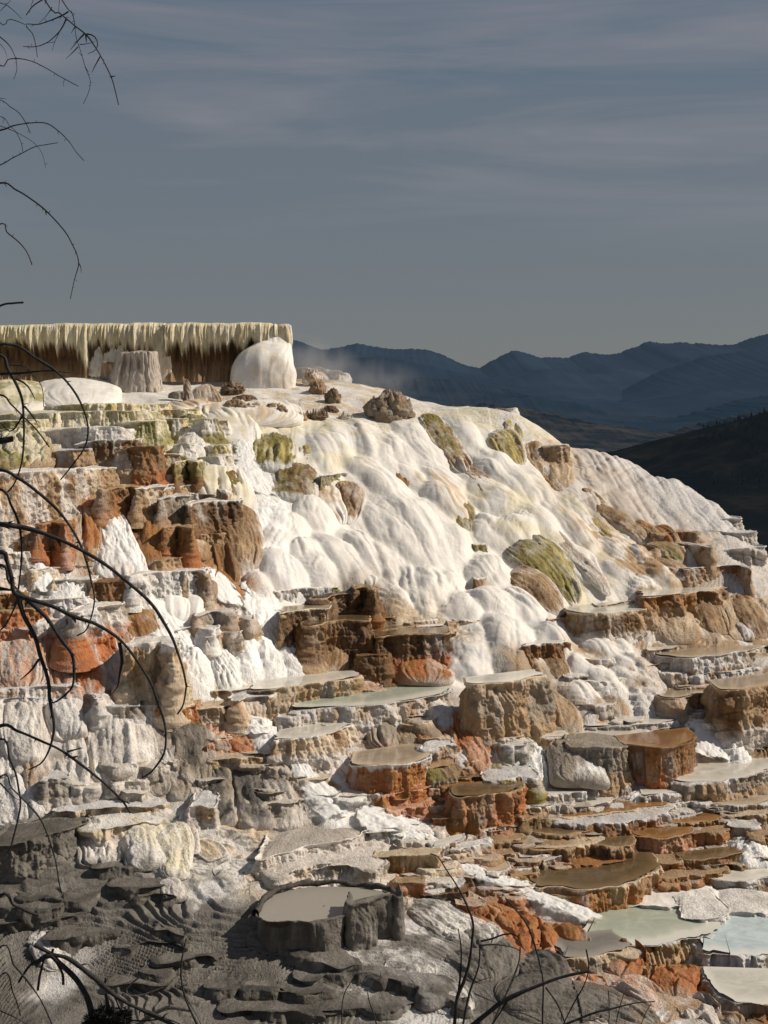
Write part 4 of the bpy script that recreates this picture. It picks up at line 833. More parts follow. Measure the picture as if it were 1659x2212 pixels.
mound('G', [1180,360,60, 1230,400,80, 1300,450,90, 1350,530,90], .3, 'SR', 'salmon orange crust patch below the small rust pot', kind='rock', scal=.04)
step('G', [1130,460,1200,440,1260,430], 500, 'SSRS', lump=.1); step('G', [1170,540,1300,525,1420,520], 580, 'tTNt', lump=.14)
# white/grey wall, left
W3 = [([100,240,120, 110,400,130, 130,600,110],'WP','big pale flowstone pillar at the left frame edge'), ([340,235,110, 360,330,110, 370,440,100],'WV',None), ([370,415,80, 390,560,95, 400,760,90],'WP','stepped pale pillar second from the left edge'),
 ([620,340,150, 620,480,160, 640,690,140],'WP','broad pale fluted pillar in the lower left wall'), ([740,350,80, 770,470,90, 790,610,80],'WP',None), ([1000,370,130, 1030,490,120, 1060,680,100],'NK','dark grey fluted pillar right of the broad pale pillar'), ([1110,400,60, 1120,470,60, 1130,560,50],'VN',None),
 ([500,520,40, 510,620,45, 520,740,40],'PT','slim tan pinnacle between pale pillars'), ([600,650,40, 600,690,45, 600,750,40],'PT',None), ([860,480,70, 880,560,80, 890,640,70],'PV',None), ([190,560,60, 200,640,70, 210,760,50],'PT',None), ([40,480,80, 50,560,90, 60,640,80],'WP',None)]
for a, q, l in W3:
    mound('G', a, .5, q, l, 'travertine_pillar', 'pillar', kind='rock', flute=.10, ff=6, lump=.11, top=.08, nose=.12, wet=.15, amt=.55)
step('G', [230,648,290,638,350,636], 775, 'VNnP', 'small flat topped grey block at the foot of the pale pillars', flute=.06, wet=.15, fl=.22)
step('G', [-40,220,60,205,220,212], 300, 'VPVV', lump=.15); step('G', [0,150,180,140,400,135], 215, 'VSPV', lump=.15, flute=.04); step('G', [240,190,420,175,520,215], 260, 'VPVV', lump=.18, flute=.07, fl=.3)
step('G', [480,330,600,322,740,318], 365, 'VPPV', lump=.12)
mound('G', [940,620,80, 970,690,100, 990,760,90], .45, 'PN', kind='rock', flute=.1, wet=.1); mound('G', [700,670,80, 720,700,90, 740,740,80], .35, 'VP', kind='rock', wet=.1); mound('G', [860,620,80, 880,670,90, 890,730,90], .4, 'PN', kind='rock', flute=.08, wet=.1)
mound('G', [1050,690,60, 1070,730,70, 1090,790,50], .4, 'NP', kind='rock', wet=.1)
for a, q, l in (([1190,590,70, 1190,740,75, 1210,905,80],'NK','tall narrow grey buttress left of the dark hollow'), ([1290,700,60, 1300,780,70, 1310,900,60],'NP',None), ([1340,570,80, 1360,680,100, 1400,920,110],'nK','charcoal grey hollowed buttress in the lower middle'), ([1420,575,70, 1500,700,100, 1560,920,110],'NP','pale grey sloping ridge beside the rushing water'), ([1520,580,60, 1570,680,50, 1620,840,40],'Pn',None)):
    mound('G', a, .55, q, l, 'travertine_buttress', 'buttress', kind='rock', flute=.11, ff=5, lump=.12, top=.08, nose=.08, wet=.1)
step('G', [1030,800,1090,788,1145,790], 900, 'VPTP', lump=.14); step('G', [1060,850,1110,840,1160,845], 900, 'VPtP', lump=.12)
# rushing water centre
stream('H', [360,560,40, 420,660,80, 520,780,110, 640,880,110], 'rushing white water in the lower centre')
mound('H', [480,560,60, 570,680,70, 640,790,50], .25, 'tT', 'tan stained slope beside the rushing water', kind='rock', wet=.5)
mound('H', [600,520,80, 640,600,90, 680,700,80], .3, 'VW', 'white crust slope left of the orange pot', kind='rock')
stream('H', [700,880,120, 850,920,150, 1000,960,150, 1080,1020,120], 'foaming shallow rapids below the orange pot')
stream('K', [1090,120,50, 1150,180,60, 1200,260,60], 'white chute pouring over the brown lip near the curved twig')
stream('K', [1230,270,70, 1400,320,80, 1560,370,90, 1659,420,90], 'foaming stream running toward the green pool')
stream('L', [20,280,80, 150,340,80, 330,400,90, 480,470,100, 620,530,100, 760,570,70], 'churning white rapids above the rust outcrop')
# big orange pot
step('H', [688,575,740,572,830,570,930,565,1020,550,1085,525,1098,505], 745, 'VORO', 'big rust orange pot with white crusted rim in the centre', 'travertine_pot', 'pot', water='t', depth=1.5, flute=.07, lump=.06, fl=.04, rimw=.11, sub=.2, bulge=.3, rim=.06)
step('H', [915,675,965,662,1025,672], 735, 'SRSR', lump=.1)
step('H', [830,745,930,730,1010,715,1090,690,1140,660,1152,700], 790, 'SROS', 'lower rust tier wrapped around the big orange pot', lump=.12, flute=.06, foot=.2)
step('H', [745,760,850,750,950,755], 800, 'TRSR', lump=.12)
mound('H', [1040,770,90, 1060,810,100, 1070,870,90], .4, 'RS', kind='rock', flute=.08); step('H', [880,820,960,800,1060,800], 870, 'SRSR', lump=.12)
# blocks right of the pot
step('H', [1070,480,1140,465,1215,450,1230,520], 560, 'VNTN', 'grey layered block right of the orange pot', lump=.14, flute=.06)
step('H', [1095,590,1180,575,1250,560], 680, 'TGDN', 'dark olive block below the grey layered block', lump=.14, flute=.08)
mound('H', [1230,500,40, 1260,560,50, 1280,620,40], .45, 'RV', kind='rock', flute=.08); mound('H', [1270,480,30, 1290,540,36, 1310,610,36], .45, 'VF', kind='rock')
step('H', [1150,690,1260,680,1330,665], 745, 'TOBT', 'low amber basin just left of the large rust brown pot', lump=.12, water='o'); step('H', [1250,640,1340,632,1425,620], 680, 'TORT', 'low brown basin behind the large rust brown pot', lump=.12, water='b')
step('H', [1240,745,1330,735,1430,725,1520,715,1575,700,1590,760], 920, 'TRBO', 'large rust brown pot right of the orange pot', 'travertine_pot', 'pot', water='b', flute=.08, lump=.10, rimw=.06, sub=.4, depth=1.2)
step('H', [1120,795,1180,785,1260,775,1300,800], 860, 'PTST', 'small tan basin between the two rust pots', 'travertine_pot', 'pot', water='b', lump=.12, flute=.07, rim=.06)
step('H', [1110,865,1200,855,1340,850], 930, 'TROR', lump=.14, flute=.07)
mound('H', [1440,860,90, 1470,900,100, 1500,985,90], .4, 'SR', 'salmon orange knobbly apron under the large rust brown pot', kind='rock', scal=.06, flute=.08)
step('H', [1420,650,1510,640,1590,625,1659,640], 760, 'VGTG', 'white rimmed olive step behind the large rust brown pot', lump=.14, flute=.08)
# tan fluted terrace and white chute
step('I', [20,128,120,122,230,108,320,95,390,82,420,130], 400, 'tTNT', 'big tan fluted block with milky water on top', flute=.11, ff=4, lump=.12, fl=.14, water='m', rimw=.05, sub=.15, depth=.8)
mound('I', [430,130,60, 520,220,100, 580,400,90], .5, 'TN', 'tan fluted lobe on the right of the big tan block', kind='rock', flute=.1, ff=5, top=.12, nose=.15)
mound('I', [480,280,60, 520,340,80, 540,410,80], .4, 'tN', kind='rock', flute=.08)
mound('I', [20,150,40, 120,260,50, 230,370,60, 330,500,80], .3, 'FF', 'white waterfall beside the big tan fluted block', 'waterfall', 'waterfall', kind='foam', foam=.09, flute=.08)
mound('I', [330,430,60, 380,500,80, 400,590,80], .3, 'FF', kind='foam', foam=.07); mound('I', [220,460,60, 240,500,70, 250,570,60], .4, 'VW', kind='rock'); mound('I', [370,560,60, 390,620,70, 400,700,60], .3, 'FW', kind='foam', foam=.06)
mound('I', [200,560,90, 220,620,110, 240,720,110], .3, 'VG', kind='rock', scal=.05, flute=.08)
# dome with a sheet of water
mound('I', [560,462,110, 600,560,150, 640,715,170], .5, 'NF', 'grey brown dome with white water sliding off its right side', kind='rock', flute=.07, ff=8, top=.18, nose=.10, lift=.12, dy=-.3, grad=(.3, .5, .75), amt=.55, wet=.7)
mound('I', [680,460,60, 720,520,60, 745,590,45], .45, 'TB', kind='rock', flute=.06)
step('I', [340,425,430,415,560,412], 470, 'VTTt', 'shallow milky step behind the grey brown dome', lump=.1, water='m')
step('I', [575,440,700,438,830,430,940,408,1000,390], 520, 'VNTN', 'grey walled pool left of the orange drum', 'travertine_pool', 'pool', water='m', lump=.10, flute=.07, depth=1.2)
step('I', [600,470,760,470,870,470], 690, 'NNnT', lump=.1, flute=.1)
# orange drum
step('I', [850,468,910,463,990,470,1080,476,1170,462,1240,440,1252,420], 690, 'BOBR', 'orange brown drum shaped terrace with amber water', 'travertine_pot', 'pot', water='o', depth=1.1, flute=.06, lump=.06, fl=.03, sub=0, rimw=.05, bulge=.25, streak=.5)
step('I', [965,460,1060,445,1150,440,1240,425], 470, 'OBOB', Y=None, lump=.06)
step('I', [680,365,790,358,920,352,1040,345,1150,330,1200,312], 405, 'VNPT', 'wide white pool with beaded lip above the orange drum', 'travertine_pool', 'pool', water='m', depth=1.8, lump=.10, flute=.06)
step('I', [940,405,1050,385,1150,365,1230,340], 440, 'VTPT', lump=.1, flute=.06)
step('I', [1130,200,1240,185,1340,175,1420,155], 275, 'TTBN', 'brown grey pool wall above the right white fan', lump=.16, flute=.06, water='t')
step('I', [1420,160,1520,150,1659,125,1720,120], 430, 'TTBP', 'tall tan brown fluted wall at the right frame edge', flute=.11, lump=.14, ff=4, fl=.06, water='t')
step('I', [1090,130,1190,122,1290,110], 150, 'TtTT', 'thin tan sheet of water above the brown grey pool wall', water='t'); step('I', [1190,150,1330,128,1520,100], 170, 'PTRT', 'thin rust edged sheet of water beside the tall tan wall', lump=.1, water='t')
step('I', [1200,305,1290,285,1360,270], 340, 'VPTP', lump=.12); mound('I', [1400,290,100, 1450,340,110, 1500,420,90], .4, 'PT', kind='rock', flute=.07)
stream('I', [1260,360,80, 1310,440,110, 1340,560,110], 'white fan of water right of the orange drum'); mound('I', [1400,400,80, 1460,470,90, 1490,560,80], .35, 'FW', kind='foam', foam=.04, flute=.06)
mound('I', [1350,330,60, 1420,390,80, 1500,460,60], .3, 'FW', kind='foam', foam=.05)
step('I', [1075,635,1220,655,1400,650,1550,630,1659,605,1720,590], 720, 'VNTT', 'broad shallow pool with grey wall at the right edge', 'travertine_pool', 'pool', water='m', depth=1.8, lump=.14, flute=.08)
mound('I', [1250,670,90, 1260,720,130, 1290,780,150], .4, 'Nn', 'low grey hump under the broad shallow pool', kind='rock'); mound('I', [1420,720,80, 1440,740,90, 1480,780,80], .3, 'NT', kind='rock'); mound('I', [1590,650,60, 1620,690,60, 1640,730,60], .4, 'TN', kind='rock')
step('I', [990,735,1090,720,1200,715], 785, 'VPTN', 'pale basin at the foot of the orange drum', lump=.14, water='m')
mound('I', [940,730,60, 980,770,70, 1020,800,60], .25, 'FF', kind='foam', foam=.06)
# ---- rimstone stack, lower right : lip, base, palette, water, label
RS = [('I',[400,745,480,730,560,720,640,712,690,690],775,'VNVN','m','beaded white basin at the foot of the sliding water'),
 ('I',[515,800,620,805,740,795,810,775,835,755],825,'VNTN','m','round white basin at the top of the rimstone stack'),
 ('I',[490,845,600,850,720,840,850,820,960,805,1110,795],880,'tTON','o','long amber basin high in the rimstone stack'),
 ('I',[480,875,640,885,800,880,940,860,1060,830,1115,810],940,'VOBO','o',None),
 ('I',[1080,850,1180,858,1270,845,1330,830],880,'VNTN','m',None),
 ('I',[1020,885,1150,890,1280,885,1400,870,1425,850],930,'TOBO','o','amber basin at the right of the rimstone stack'),
 ('I',[400,930,520,945,640,935,740,912],985,'TBOB','b','brown basin at the left of the rimstone stack'),
 ('I',[1250,945,1340,935,1425,925],1005,'TORO',None,'rusty block end below the amber basin'),
 ('I',[340,1020,480,1025,600,1010,700,990,760,975],1085,'tTBB','b',None),
 ('L',[395,155,500,150,600,130,690,122],220,'TTBB','b',None),
 ('L',[680,128,780,135,880,130,940,115],225,'TBDB','b','dark fronted basin in the middle of the rimstone stack'),
 ('L',[925,80,1020,92,1120,95,1200,85,1262,70],190,'TSOR','o','pinkish topped basin in the rimstone stack'),
 ('L',[935,195,1040,205,1140,195],235,'TROR','o',None),('L',[1140,200,1220,195,1300,180],225,'TROR','o',None),
 ('L',[1180,215,1320,220,1440,200,1515,175],275,'TBOB','b','brown basin at the lower right of the rimstone stack'),
 ('L',[520,225,620,232,740,235,830,232,905,220],290,'ORBO','b',None),('L',[900,225,1000,232,1100,230,1180,222],290,'TOBO','o',None),
 ('L',[400,370,540,365,680,372,800,360,900,335,980,310,1060,280],455,'tOTO','b','wide brown pool at the foot of the rimstone stack'),
 ('L',[480,400,600,415,720,405,790,380],470,'TGTN','b',None),
 ('L',[1080,310,1200,305,1320,285,1400,275],350,'TOBO',None,None),('L',[1100,340,1200,330,1290,320],375,'TROB',None,None),
 ('L',[1390,320,1480,325,1590,320,1700,300],365,'VVTN','m','white crusted low basin beside the right hand spray'),
 ('L',[1280,175,1350,165,1440,150],190,'VTOT','o',None),
 ('I',[1340,775,1450,790,1560,785,1700,770],830,'VNTN','t','wide tan basin at the right frame edge'),
 ('I',[1470,845,1560,840,1700,830],890,'tTNT','t',None),('I',[1480,900,1560,905,1600,890],970,'VNTN',None,None),('L',[1600,80,1650,70,1720,60],150,'TBOB',None,None),
 ('I',[0,1075,100,1065,200,1050],1110,'TNTB','b',None),('I',[120,1000,220,990,330,985],1040,'TBTB','b',None),('I',[330,870,400,850,450,840],930,'TGBN',None,None),
 ('I',[310,820,400,800,480,785],860,'VTGN',None,None),('I',[400,800,460,785,530,770],830,'VNTN','t',None),
 ('L',[100,100,200,110,320,95],150,'TBGN','b',None),('L',[330,195,400,185,460,180],240,'VNTN',None,None),('L',[440,225,480,205,520,190],270,'VTBO',None,None),
 ('L',[250,265,330,255,400,245],300,'VGBO','b',None),('L',[130,280,200,270,245,255],330,'WTBO','t','beaded tan step beside the churning rapids'),('L',[270,300,340,290,410,280],355,'TGOO',None,None),
 ('K',[1100,150,1180,130,1255,100],235,'VPTN','m','pale step right of the foaming shallow rapids'),('K',[1230,160,1330,140,1410,120],235,'VTNO','b',None),('K',[1380,200,1450,190,1530,180],250,'TOTO','b',None),
 ('K',[1360,270,1440,280,1510,262],330,'WTBO','t',None),
 ('K',[800,205,880,195,960,195,1060,190,1125,185,1130,230],310,'tTGO','brown and white fluted lip near the curved twig',0),
 ('K',[940,330,1000,325,1040,330],400,'TRSO',None,None),('K',[1040,360,1130,350,1260,345],395,'VnTN','t',None),('K',[1050,405,1200,395,1330,380],430,'BDBN','b',None)]
for r_ in RS:
    c_, lp_, yb_, pl_, wt_, lb_ = r_
    if wt_ and len(wt_) > 1: lb_, wt_ = wt_, None
    if wt_ and not lb_: wt_ = None
    tc = {'b': 'BD', 'o': 'OB', 't': 'TN', 'm': 'VN', None: ''}[wt_]
    step(c_, lp_, yb_, pl_ + (tc if not wt_ and tc else ''), lb_ or None, 'rimstone_basin' if wt_ else 'travertine_terrace', 'basin' if wt_ else 'terrace', water=wt_, lump=.12, flute=.055, ff=8, rimw=.12, sub=.2, wet=.55, fl=.06, bulge=.1, depth=1.9 if lb_ and 'wide brown pool' in lb_ else .5)
mound('I', [1420,860,40, 1480,960,60, 1560,1080,90], .35, 'FF', 'white spray falling at the right frame edge', 'waterfall', 'waterfall', kind='foam', foam=.07)
mound('L', [1500,60,60, 1560,150,90, 1620,240,100], .35, 'FF', kind='foam', foam=.08); mound('L', [1400,120,50, 1470,160,60, 1530,240,50], .3, 'WF', kind='foam', foam=.06)
# ---- lower right pools
step('L', [720,700,850,690,980,680,1120,668,1250,650,1380,628,1432,600], 735, 'VTGT', 'pale green pool with fluted mossy rim in the lower right', 'travertine_pool', 'pool', water='g', depth=2.3, keep=True, flute=.10, ff=6, lump=.12, rim=.03)
step('L', [860,475,1000,470,1200,470,1420,480], 530, 'WVVV', 'flat white flowstone sheet behind the green pool', lump=.18, flute=.04, kind='flow', sub=0)
step('L', [1200,525,1320,530,1418,500,1425,480], 590, 'WWVW', lump=.14, flute=.06)
step('L', [1425,495,1500,500,1600,512,1760,505], 590, 'WVVV', lump=.2, label='white shelf behind the blue pool', name='travertine_shelf', cat='shelf')
step('L', [1365,728,1440,750,1520,742,1600,748,1690,736,1850,728], 850, 'VPVN', 'pale blue pool with white beaded wall at the lower right edge', 'travertine_pool', 'pool', water='c', keep=True, depth=2.6, flute=.09, ff=5, lump=.14)
step('L', [1420,965,1480,992,1560,984,1660,996,1850,980], 1060, 'VNTN', 'milky white pool at the bottom right corner', 'travertine_pool', 'pool', water='m', depth=1.8, lump=.14)
for a, q, l in (([150,450,50, 200,520,70, 260,640,70],'OS','rust outcrop left of the churning rapids'), ([260,490,80, 330,570,110, 350,700,90],'OR','knobbly orange outcrop under the rapids'), ([480,590,110, 520,640,160, 560,720,150],'RO','low dark rust outcrop reaching into the grey water'), ([640,640,70, 690,670,70, 740,700,40],'RO',None), ([430,620,60, 440,680,80, 450,720,70],'SR',None),
             ([960,720,80, 900,760,110, 860,850,120],'OR','orange brown crust bank below the green pool'), ([1180,790,150, 1170,860,170, 1160,965,150],'OR','broad orange crust mound in the lower right'), ([1400,830,60, 1400,880,70, 1400,930,60],'OB',None), ([1300,740,60, 1290,790,60, 1280,840,60],'GN',None), ([690,830,80, 700,870,90, 720,920,90],'RS',None), ([850,880,130, 980,950,130, 1080,1000,100],'PS','pink veined bank of crust along the grey ridge'), ([560,850,50, 580,880,50, 600,910,40],'WV',None),
             ([1200,960,120, 1300,1050,120, 1360,1120,100],'WP','white run of crust at the bottom edge'), ([60,440,40, 40,480,50, 20,530,40],'OR',None), ([1360,1000,90, 1420,1050,100, 1480,1110,90],'TB',None), ([1560,1050,80, 1600,1080,90, 1640,1130,80],'BO',None), ([1000,800,80, 980,850,90, 1000,900,80],'TO',None)):
    mound('L', a, .32, q, l, 'crust_mound', 'crust mound', kind='rock', scal=.07, flute=.08, ff=6, lump=.10, top=.15)
step('L', [540,760,640,740,760,725,860,720], 800, 'tNTN', 'grey still pool between the rust outcrop and the orange bank', 'travertine_pool', 'pool', water='y', depth=1.6, lump=.2, rim=.02)
# ---- grey dormant foreground
def DS(c, lip, yb, pal='NnKNN', label=None, **kw):
    d = dict(kind='dead', lump=.16, flute=.06, ff=5, wet=0, rimw=.10, fl=.12, sub=.3); d.update(kw); return step(c, lip, yb, pal, label, **d)
step('J', [-40,130,60,125,180,100,290,75,390,50,425,25,435,60], 245, 'hhaah', 'grey dormant basin with rounded wall at the left frame edge', 'dormant_basin', 'basin', kind='dead', flute=.10, lump=.14, rim=.10, wet=0, depth=2, fl=.1)
mound('J', [300,140,50, 270,180,90, 260,245,100], .45, 'ah', kind='dead', wet=0); mound('J', [60,150,80, 60,190,90, 60,240,80], .3, 'ha', kind='dead', wet=0)
# sunlit white dormant flow
for a, q, l in (([470,880,90, 520,960,120, 560,1110,130],'WP','sunlit cream flowstone apron in the lower left'), ([700,880,120, 770,960,130, 800,1140,120],'WC','sunlit fluted curtain of flowstone in the lower left'), ([880,870,110, 930,980,120, 960,1190,90],'WC','smooth cream curtain right of the fluted one'), ([1010,830,50, 1030,920,50, 1045,1050,40],'WP',None), ([1080,980,60, 1130,1020,80, 1200,1070,80],'Pt',None), ([60,620,130, 90,730,160, 130,880,150],'WV','white granular mound at the left edge below the pale pillars')):
    mound('G', a, .4, q, l, 'flowstone_curtain', 'curtain', kind='rock', flute=.10, ff=6, lump=.08, top=.2, nose=.1, wet=.05)
step('G', [500,905,650,890,800,870], 960, 'WPtP', lump=.3, wet=.05); step('G', [300,820,500,805,720,790,900,780], 850, 'VtTP', 'flat crusted shelf below the pale pillars', lump=.25, wet=.05)
# basin behind the grey pool
step('K', [180,215,300,180,370,150,480,125,600,105,700,85,728,60,735,80], 235, 'WPPPii', 'pale round dry basin with dark inner shade', 'dormant_basin', 'basin', kind='rock', wet=.05, rim=.14, depth=2.2, flute=.06, lump=.08, fl=.16)  # top colour darkened to put the basin's inner shade into it
step('K', [460,265,580,250,700,255,830,260,880,330], 345, 'PNPP', lump=.2, wet=.05, label='low pale crust shelf behind the grey pool', kind='rock')
step('K', [300,270,420,245,550,235], 320, 'PtPP', lump=.2, wet=.05)
# grey pool
# grey pool : wall with two lobes, back rim, steaming grey water
def grey_pool():
    root = bpy.data.objects.new('travertine_pool', None); col.objects.link(root)
    tag(root, 'large round grey pool with fluted drum wall in the lower centre', 'pool')
    kw = dict(ret=True, kind='dead', wet=0, flute=.10, ff=3.4, lump=.05, rim=.16, rug=.4, fl=.04, sub=0, foot=0, streak=.5)
    yb = hit(*cv('K', [(520, 715)])[0]); zl = (Y0-cv('K', [(0, 545)])[0, 1])/F*yb
    root.location = at(*cv('K', [(520, 715)])[0], yb); o0 = np.array(root.location)
    def rimpts(px, dz=0.):
        p = cv('K', px); Y = (zl+dz)*F/(Y0-p[:, 1]); return np.stack([(p[:, 0]-X0)/F*Y, Y, np.full(len(p), zl+dz)], 1)
    front = [165,538, 220,552, 300,552, 400,547, 490,543, 560,534, 620,520, 690,497, 735,484, 762,500, 772,530]
    right = [672,462, 720,452, 790,432, 850,405, 890,395, 922,410, 938,450]
    for l, b, Yk in ((right, 655, None), (front, 715, None)):
        V, Fc, C, W = step('K', l, b, 'hahaa', flat=True, depth=1.0, **kw) if l is right else step('K', l, b, 'hahaa', flat=True, depth=.8, Y=yb, **kw)
        link('wall', V-o0, Fc, MAT['dead'], root, C, W)
    # water sheet bounded by the rim
    ring = rimpts([165,538, 220,548, 300,549, 400,545, 490,541, 560,532, 620,518, 690,494, 672,462, 720,448, 790,428, 850,402, 885,388, 860,368, 700,346, 560,340, 440,342, 330,362, 250,384, 190,430, 160,490])
    ring[:, 2] -= .05; cen = ring.mean(0); n = len(ring); rr = [ring*k+cen*(1-k) for k in (.02, .4, .7, .985)]
    V = np.concatenate(rr); Fc = np.array([[a*n+i, (a+1)*n+i, (a+1)*n+(i+1) % n, a*n+(i+1) % n] for a in range(3) for i in range(n)])
    link('water', V-o0, Fc[:, ::-1] if np.cross(V[Fc[0,1]]-V[Fc[0,0]], V[Fc[0,3]]-V[Fc[0,0]])[2] < 0 else Fc, WAT['y'], root)
    back = rimpts([150,500, 185,430, 250,380, 330,358, 440,338, 560,336, 700,342, 860,364, 893,386, 905,400], .0)
    V, Fc, *_ = tube(back, .05, .05, 8, .5, .03, 5); V[:, 2] += -.01
    c = PAL['K']*np.ones((len(V), 1)); link('back_rim', V-o0, Fc, MAT['dead'], root, c, 0.)  # near-black colour puts the inner wall's shade into the back rim
grey_pool()
for l_ in (('J',[75,385,160,405,270,400,330,418,395,412],425,None,.9),('J',[-40,470,80,480,230,482,330,462,400,390,470,345,535,330,542,370],520,'grey dormant terrace with one sunlit cream wall at the lower left',1.5),
   ('J',[508,264,640,256,770,250,822,292],345,'square grey dormant block below the cream curtains',1.),('J',[620,350,750,345,870,345,908,385],480,'grey dormant block stepped below the square one',1.),
   ('J',[740,420,860,410,940,430,1000,490],560,None,1.),('J',[-40,560,60,558,140,542,235,505,242,540],610,None,.8),('J',[240,548,350,522,455,500,470,520],600,None,.8),
   ('J',[280,642,450,612,560,590,640,570,662,610],765,'low grey dormant block right of the white patch',1.3),('J',[860,590,940,580,1000,620],700,None,.8),
   ('J',[640,690,760,670,900,680,1010,700],770,None,.8),('J',[730,820,800,835,885,830],880,None,.7),('J',[900,760,1010,745,1130,735,1180,760],860,None,.8),('J',[1130,910,1250,905,1330,910],1000,None,.8),
   ('J',[600,890,760,880,890,885],960,None,.8),
   ('K',[-100,695,60,690,180,668,320,665,400,690,470,735,540,780,605,800],900,'dark rimmed grey terrace left of the round grey pool',1.8),('K',[395,850,470,860,560,820,605,812],915,None,.7),
   ('K',[606,832,700,825,770,832,800,868,940,878,1010,905,1070,932,1088,965],1060,'lower dark rimmed grey terrace in the bottom centre',1.6),('K',[540,1015,700,1000,830,985,940,970,1050,960],1100,None,1.),
   ('K',[0,900,140,905,290,900,340,930],980,None,.8),('K',[300,920,450,930,530,900],990,None,.7),('K',[0,1040,200,1030,350,1020,500,1000,550,1030],1120,None,.8),
   ('K',[1080,940,1200,960,1280,1010],1060,None,.8)):
    c_, lp_, yb_, lb_, dp_ = l_
    ym_ = sum(lp_[1::2])/len(lp_[1::2]); yb_ = ym_+26+.10*(yb_-ym_)
    step(c_, lp_, yb_, 'Khahah', lb_, 'dormant_terrace', 'terrace', kind='dead', lump=.22, flute=.03, ff=6, wet=0, rug=.4, rimw=.25, fl=.25, sub=0, depth=dp_*.5, rim=.04)  # shade below the undercut lips put into the dark rim colour
for c_, a, q, l, b in (('K',[980,440,110, 1130,500,170, 1290,590,190, 1390,700,180],'Wa','pale grey dormant ridge running toward the rust outcrop',.22),('K',[1200,700,110, 1330,790,150, 1400,880,140],'ha',None,.3),('L',[60,590,110, 130,700,140, 200,850,150],'ha','grey draped dormant wall below the ridge',.35),
     ('L',[330,720,110, 420,790,140, 470,900,130],'ah','dark grey rounded hump at the foot of the ridge',.45),('L',[200,980,260, 500,980,260, 760,1010,220, 1050,1110,150],'ah','long dark grey dormant hump along the bottom edge',.25),
     ('K',[100,620,110, 270,650,130, 420,690,110, 520,740,60],'ah','low dark dormant swell in front of the round grey pool',.3),('K',[850,780,90, 1000,800,130, 1100,850,120],'Wa',None,.15),('K',[1080,850,120, 1190,940,140, 1260,1040,140],'Wa',None,.2),
     ('J',[150,640,60, 230,650,90, 300,760,90, 330,800,70],'WW','bright white patch of crust among grey terraces',.4),
     ('J',[880,330,60, 930,370,80, 960,440,70],'WP','small white dome beside the grey blocks',.5),('J',[1200,230,110, 1290,270,120, 1380,330,90],'WV',None,.12),
     ('K',[370,620,70, 480,660,80, 550,730,60, 640,800,40],'WW','bright white lip of crust in front of the grey pool',.35)):
    mound(c_, a, b, q, l, 'dormant_mound', 'mound', kind='dead' if q[0] != 'W' else 'rock', scal=.02, flute=.06, ff=4, lump=.07, wet=0)

# ---- fluted stump shaped rock and the ragged rocks on the shelf
def fluted_rock():
    Yb = 46.6; n = 150; R = 60; th = np.linspace(0, 2*math.pi, n)
    b0, b1 = cv('A', [(566, 505), (888, 508)]); t0, t1 = cv('A', [(636, 270), (852, 262)])
    bl = at(*b0, Yb); br = at(*b1, Yb); tl = at(*t0, Yb); tr = at(*t1, Yb)
    rows = []; cc = []
    for k in range(R+6):
        v = min(k/R, 1.); L_ = bl*(1-v)+tl*v; R2 = br*(1-v)+tr*v; c = (L_+R2)/2; hw = (R2[0]-L_[0])/2
        sh = 1 if k <= R else 1-(k-R)/6.
        cs = np.cos(th); sn = np.sin(th); rr = (np.abs(cs)**3.2+np.abs(sn)**3.2)**(-1/3.2)
        ang = th*hw
        fl_ = 1+.10*ridged(th*7+.5*v, v*1.3+th*0, 3.3, 2)+.04*fbm(th*16, v*6+th*0, 1, 2)
        x = c[0]+hw*rr*cs*(.94*fl_)*sh+.0; y = Yb+hw*.72*rr*sn*fl_*sh
        z = (c[2]+(R2[2]-L_[2])*cs*.5)*np.ones(n)+(.07*ridged(th*9, th*0, 2, 2)*sm(.8, 1, v) if k <= R else .03)+(0 if k <= R else .01*(k-R)) - (.3 if k == 0 else 0)
        rows.append(np.stack([x, y, z], 1))
        f = sm(.35, .65, .5+.8*ridged(th*7+.5*v, v*1.3+th*0, 3.3, 2))[:, None]
        cc.append(np.array([.50,.44,.37])*f+np.array([.20,.155,.12])*(1-f))
    V = np.stack(rows, 1); C = np.stack(cc, 1)
    o0 = (bl+br)/2
    o = link('fluted_rock', V.reshape(-1, 3)-o0, gridfaces(n, V.shape[1], True), MAT['dead'], None, C.reshape(-1, 3), 0.); o.location = o0
    tag(o, 'big grey tree stump shaped rock with vertical grooves in front of the ledge', 'rock')
    # the crumbling shoulder on its left
    V, Fc, C, W = mound('A', [600,310,38, 592,370,45, 600,470,40], .8, 'TN', ret=True, Y=46.5, kind='dead', lump=.14, scal=.1, top=.1, nose=.2)
    link('shoulder', V-o0, Fc, MAT['dead'], o, C, W)
fluted_rock()
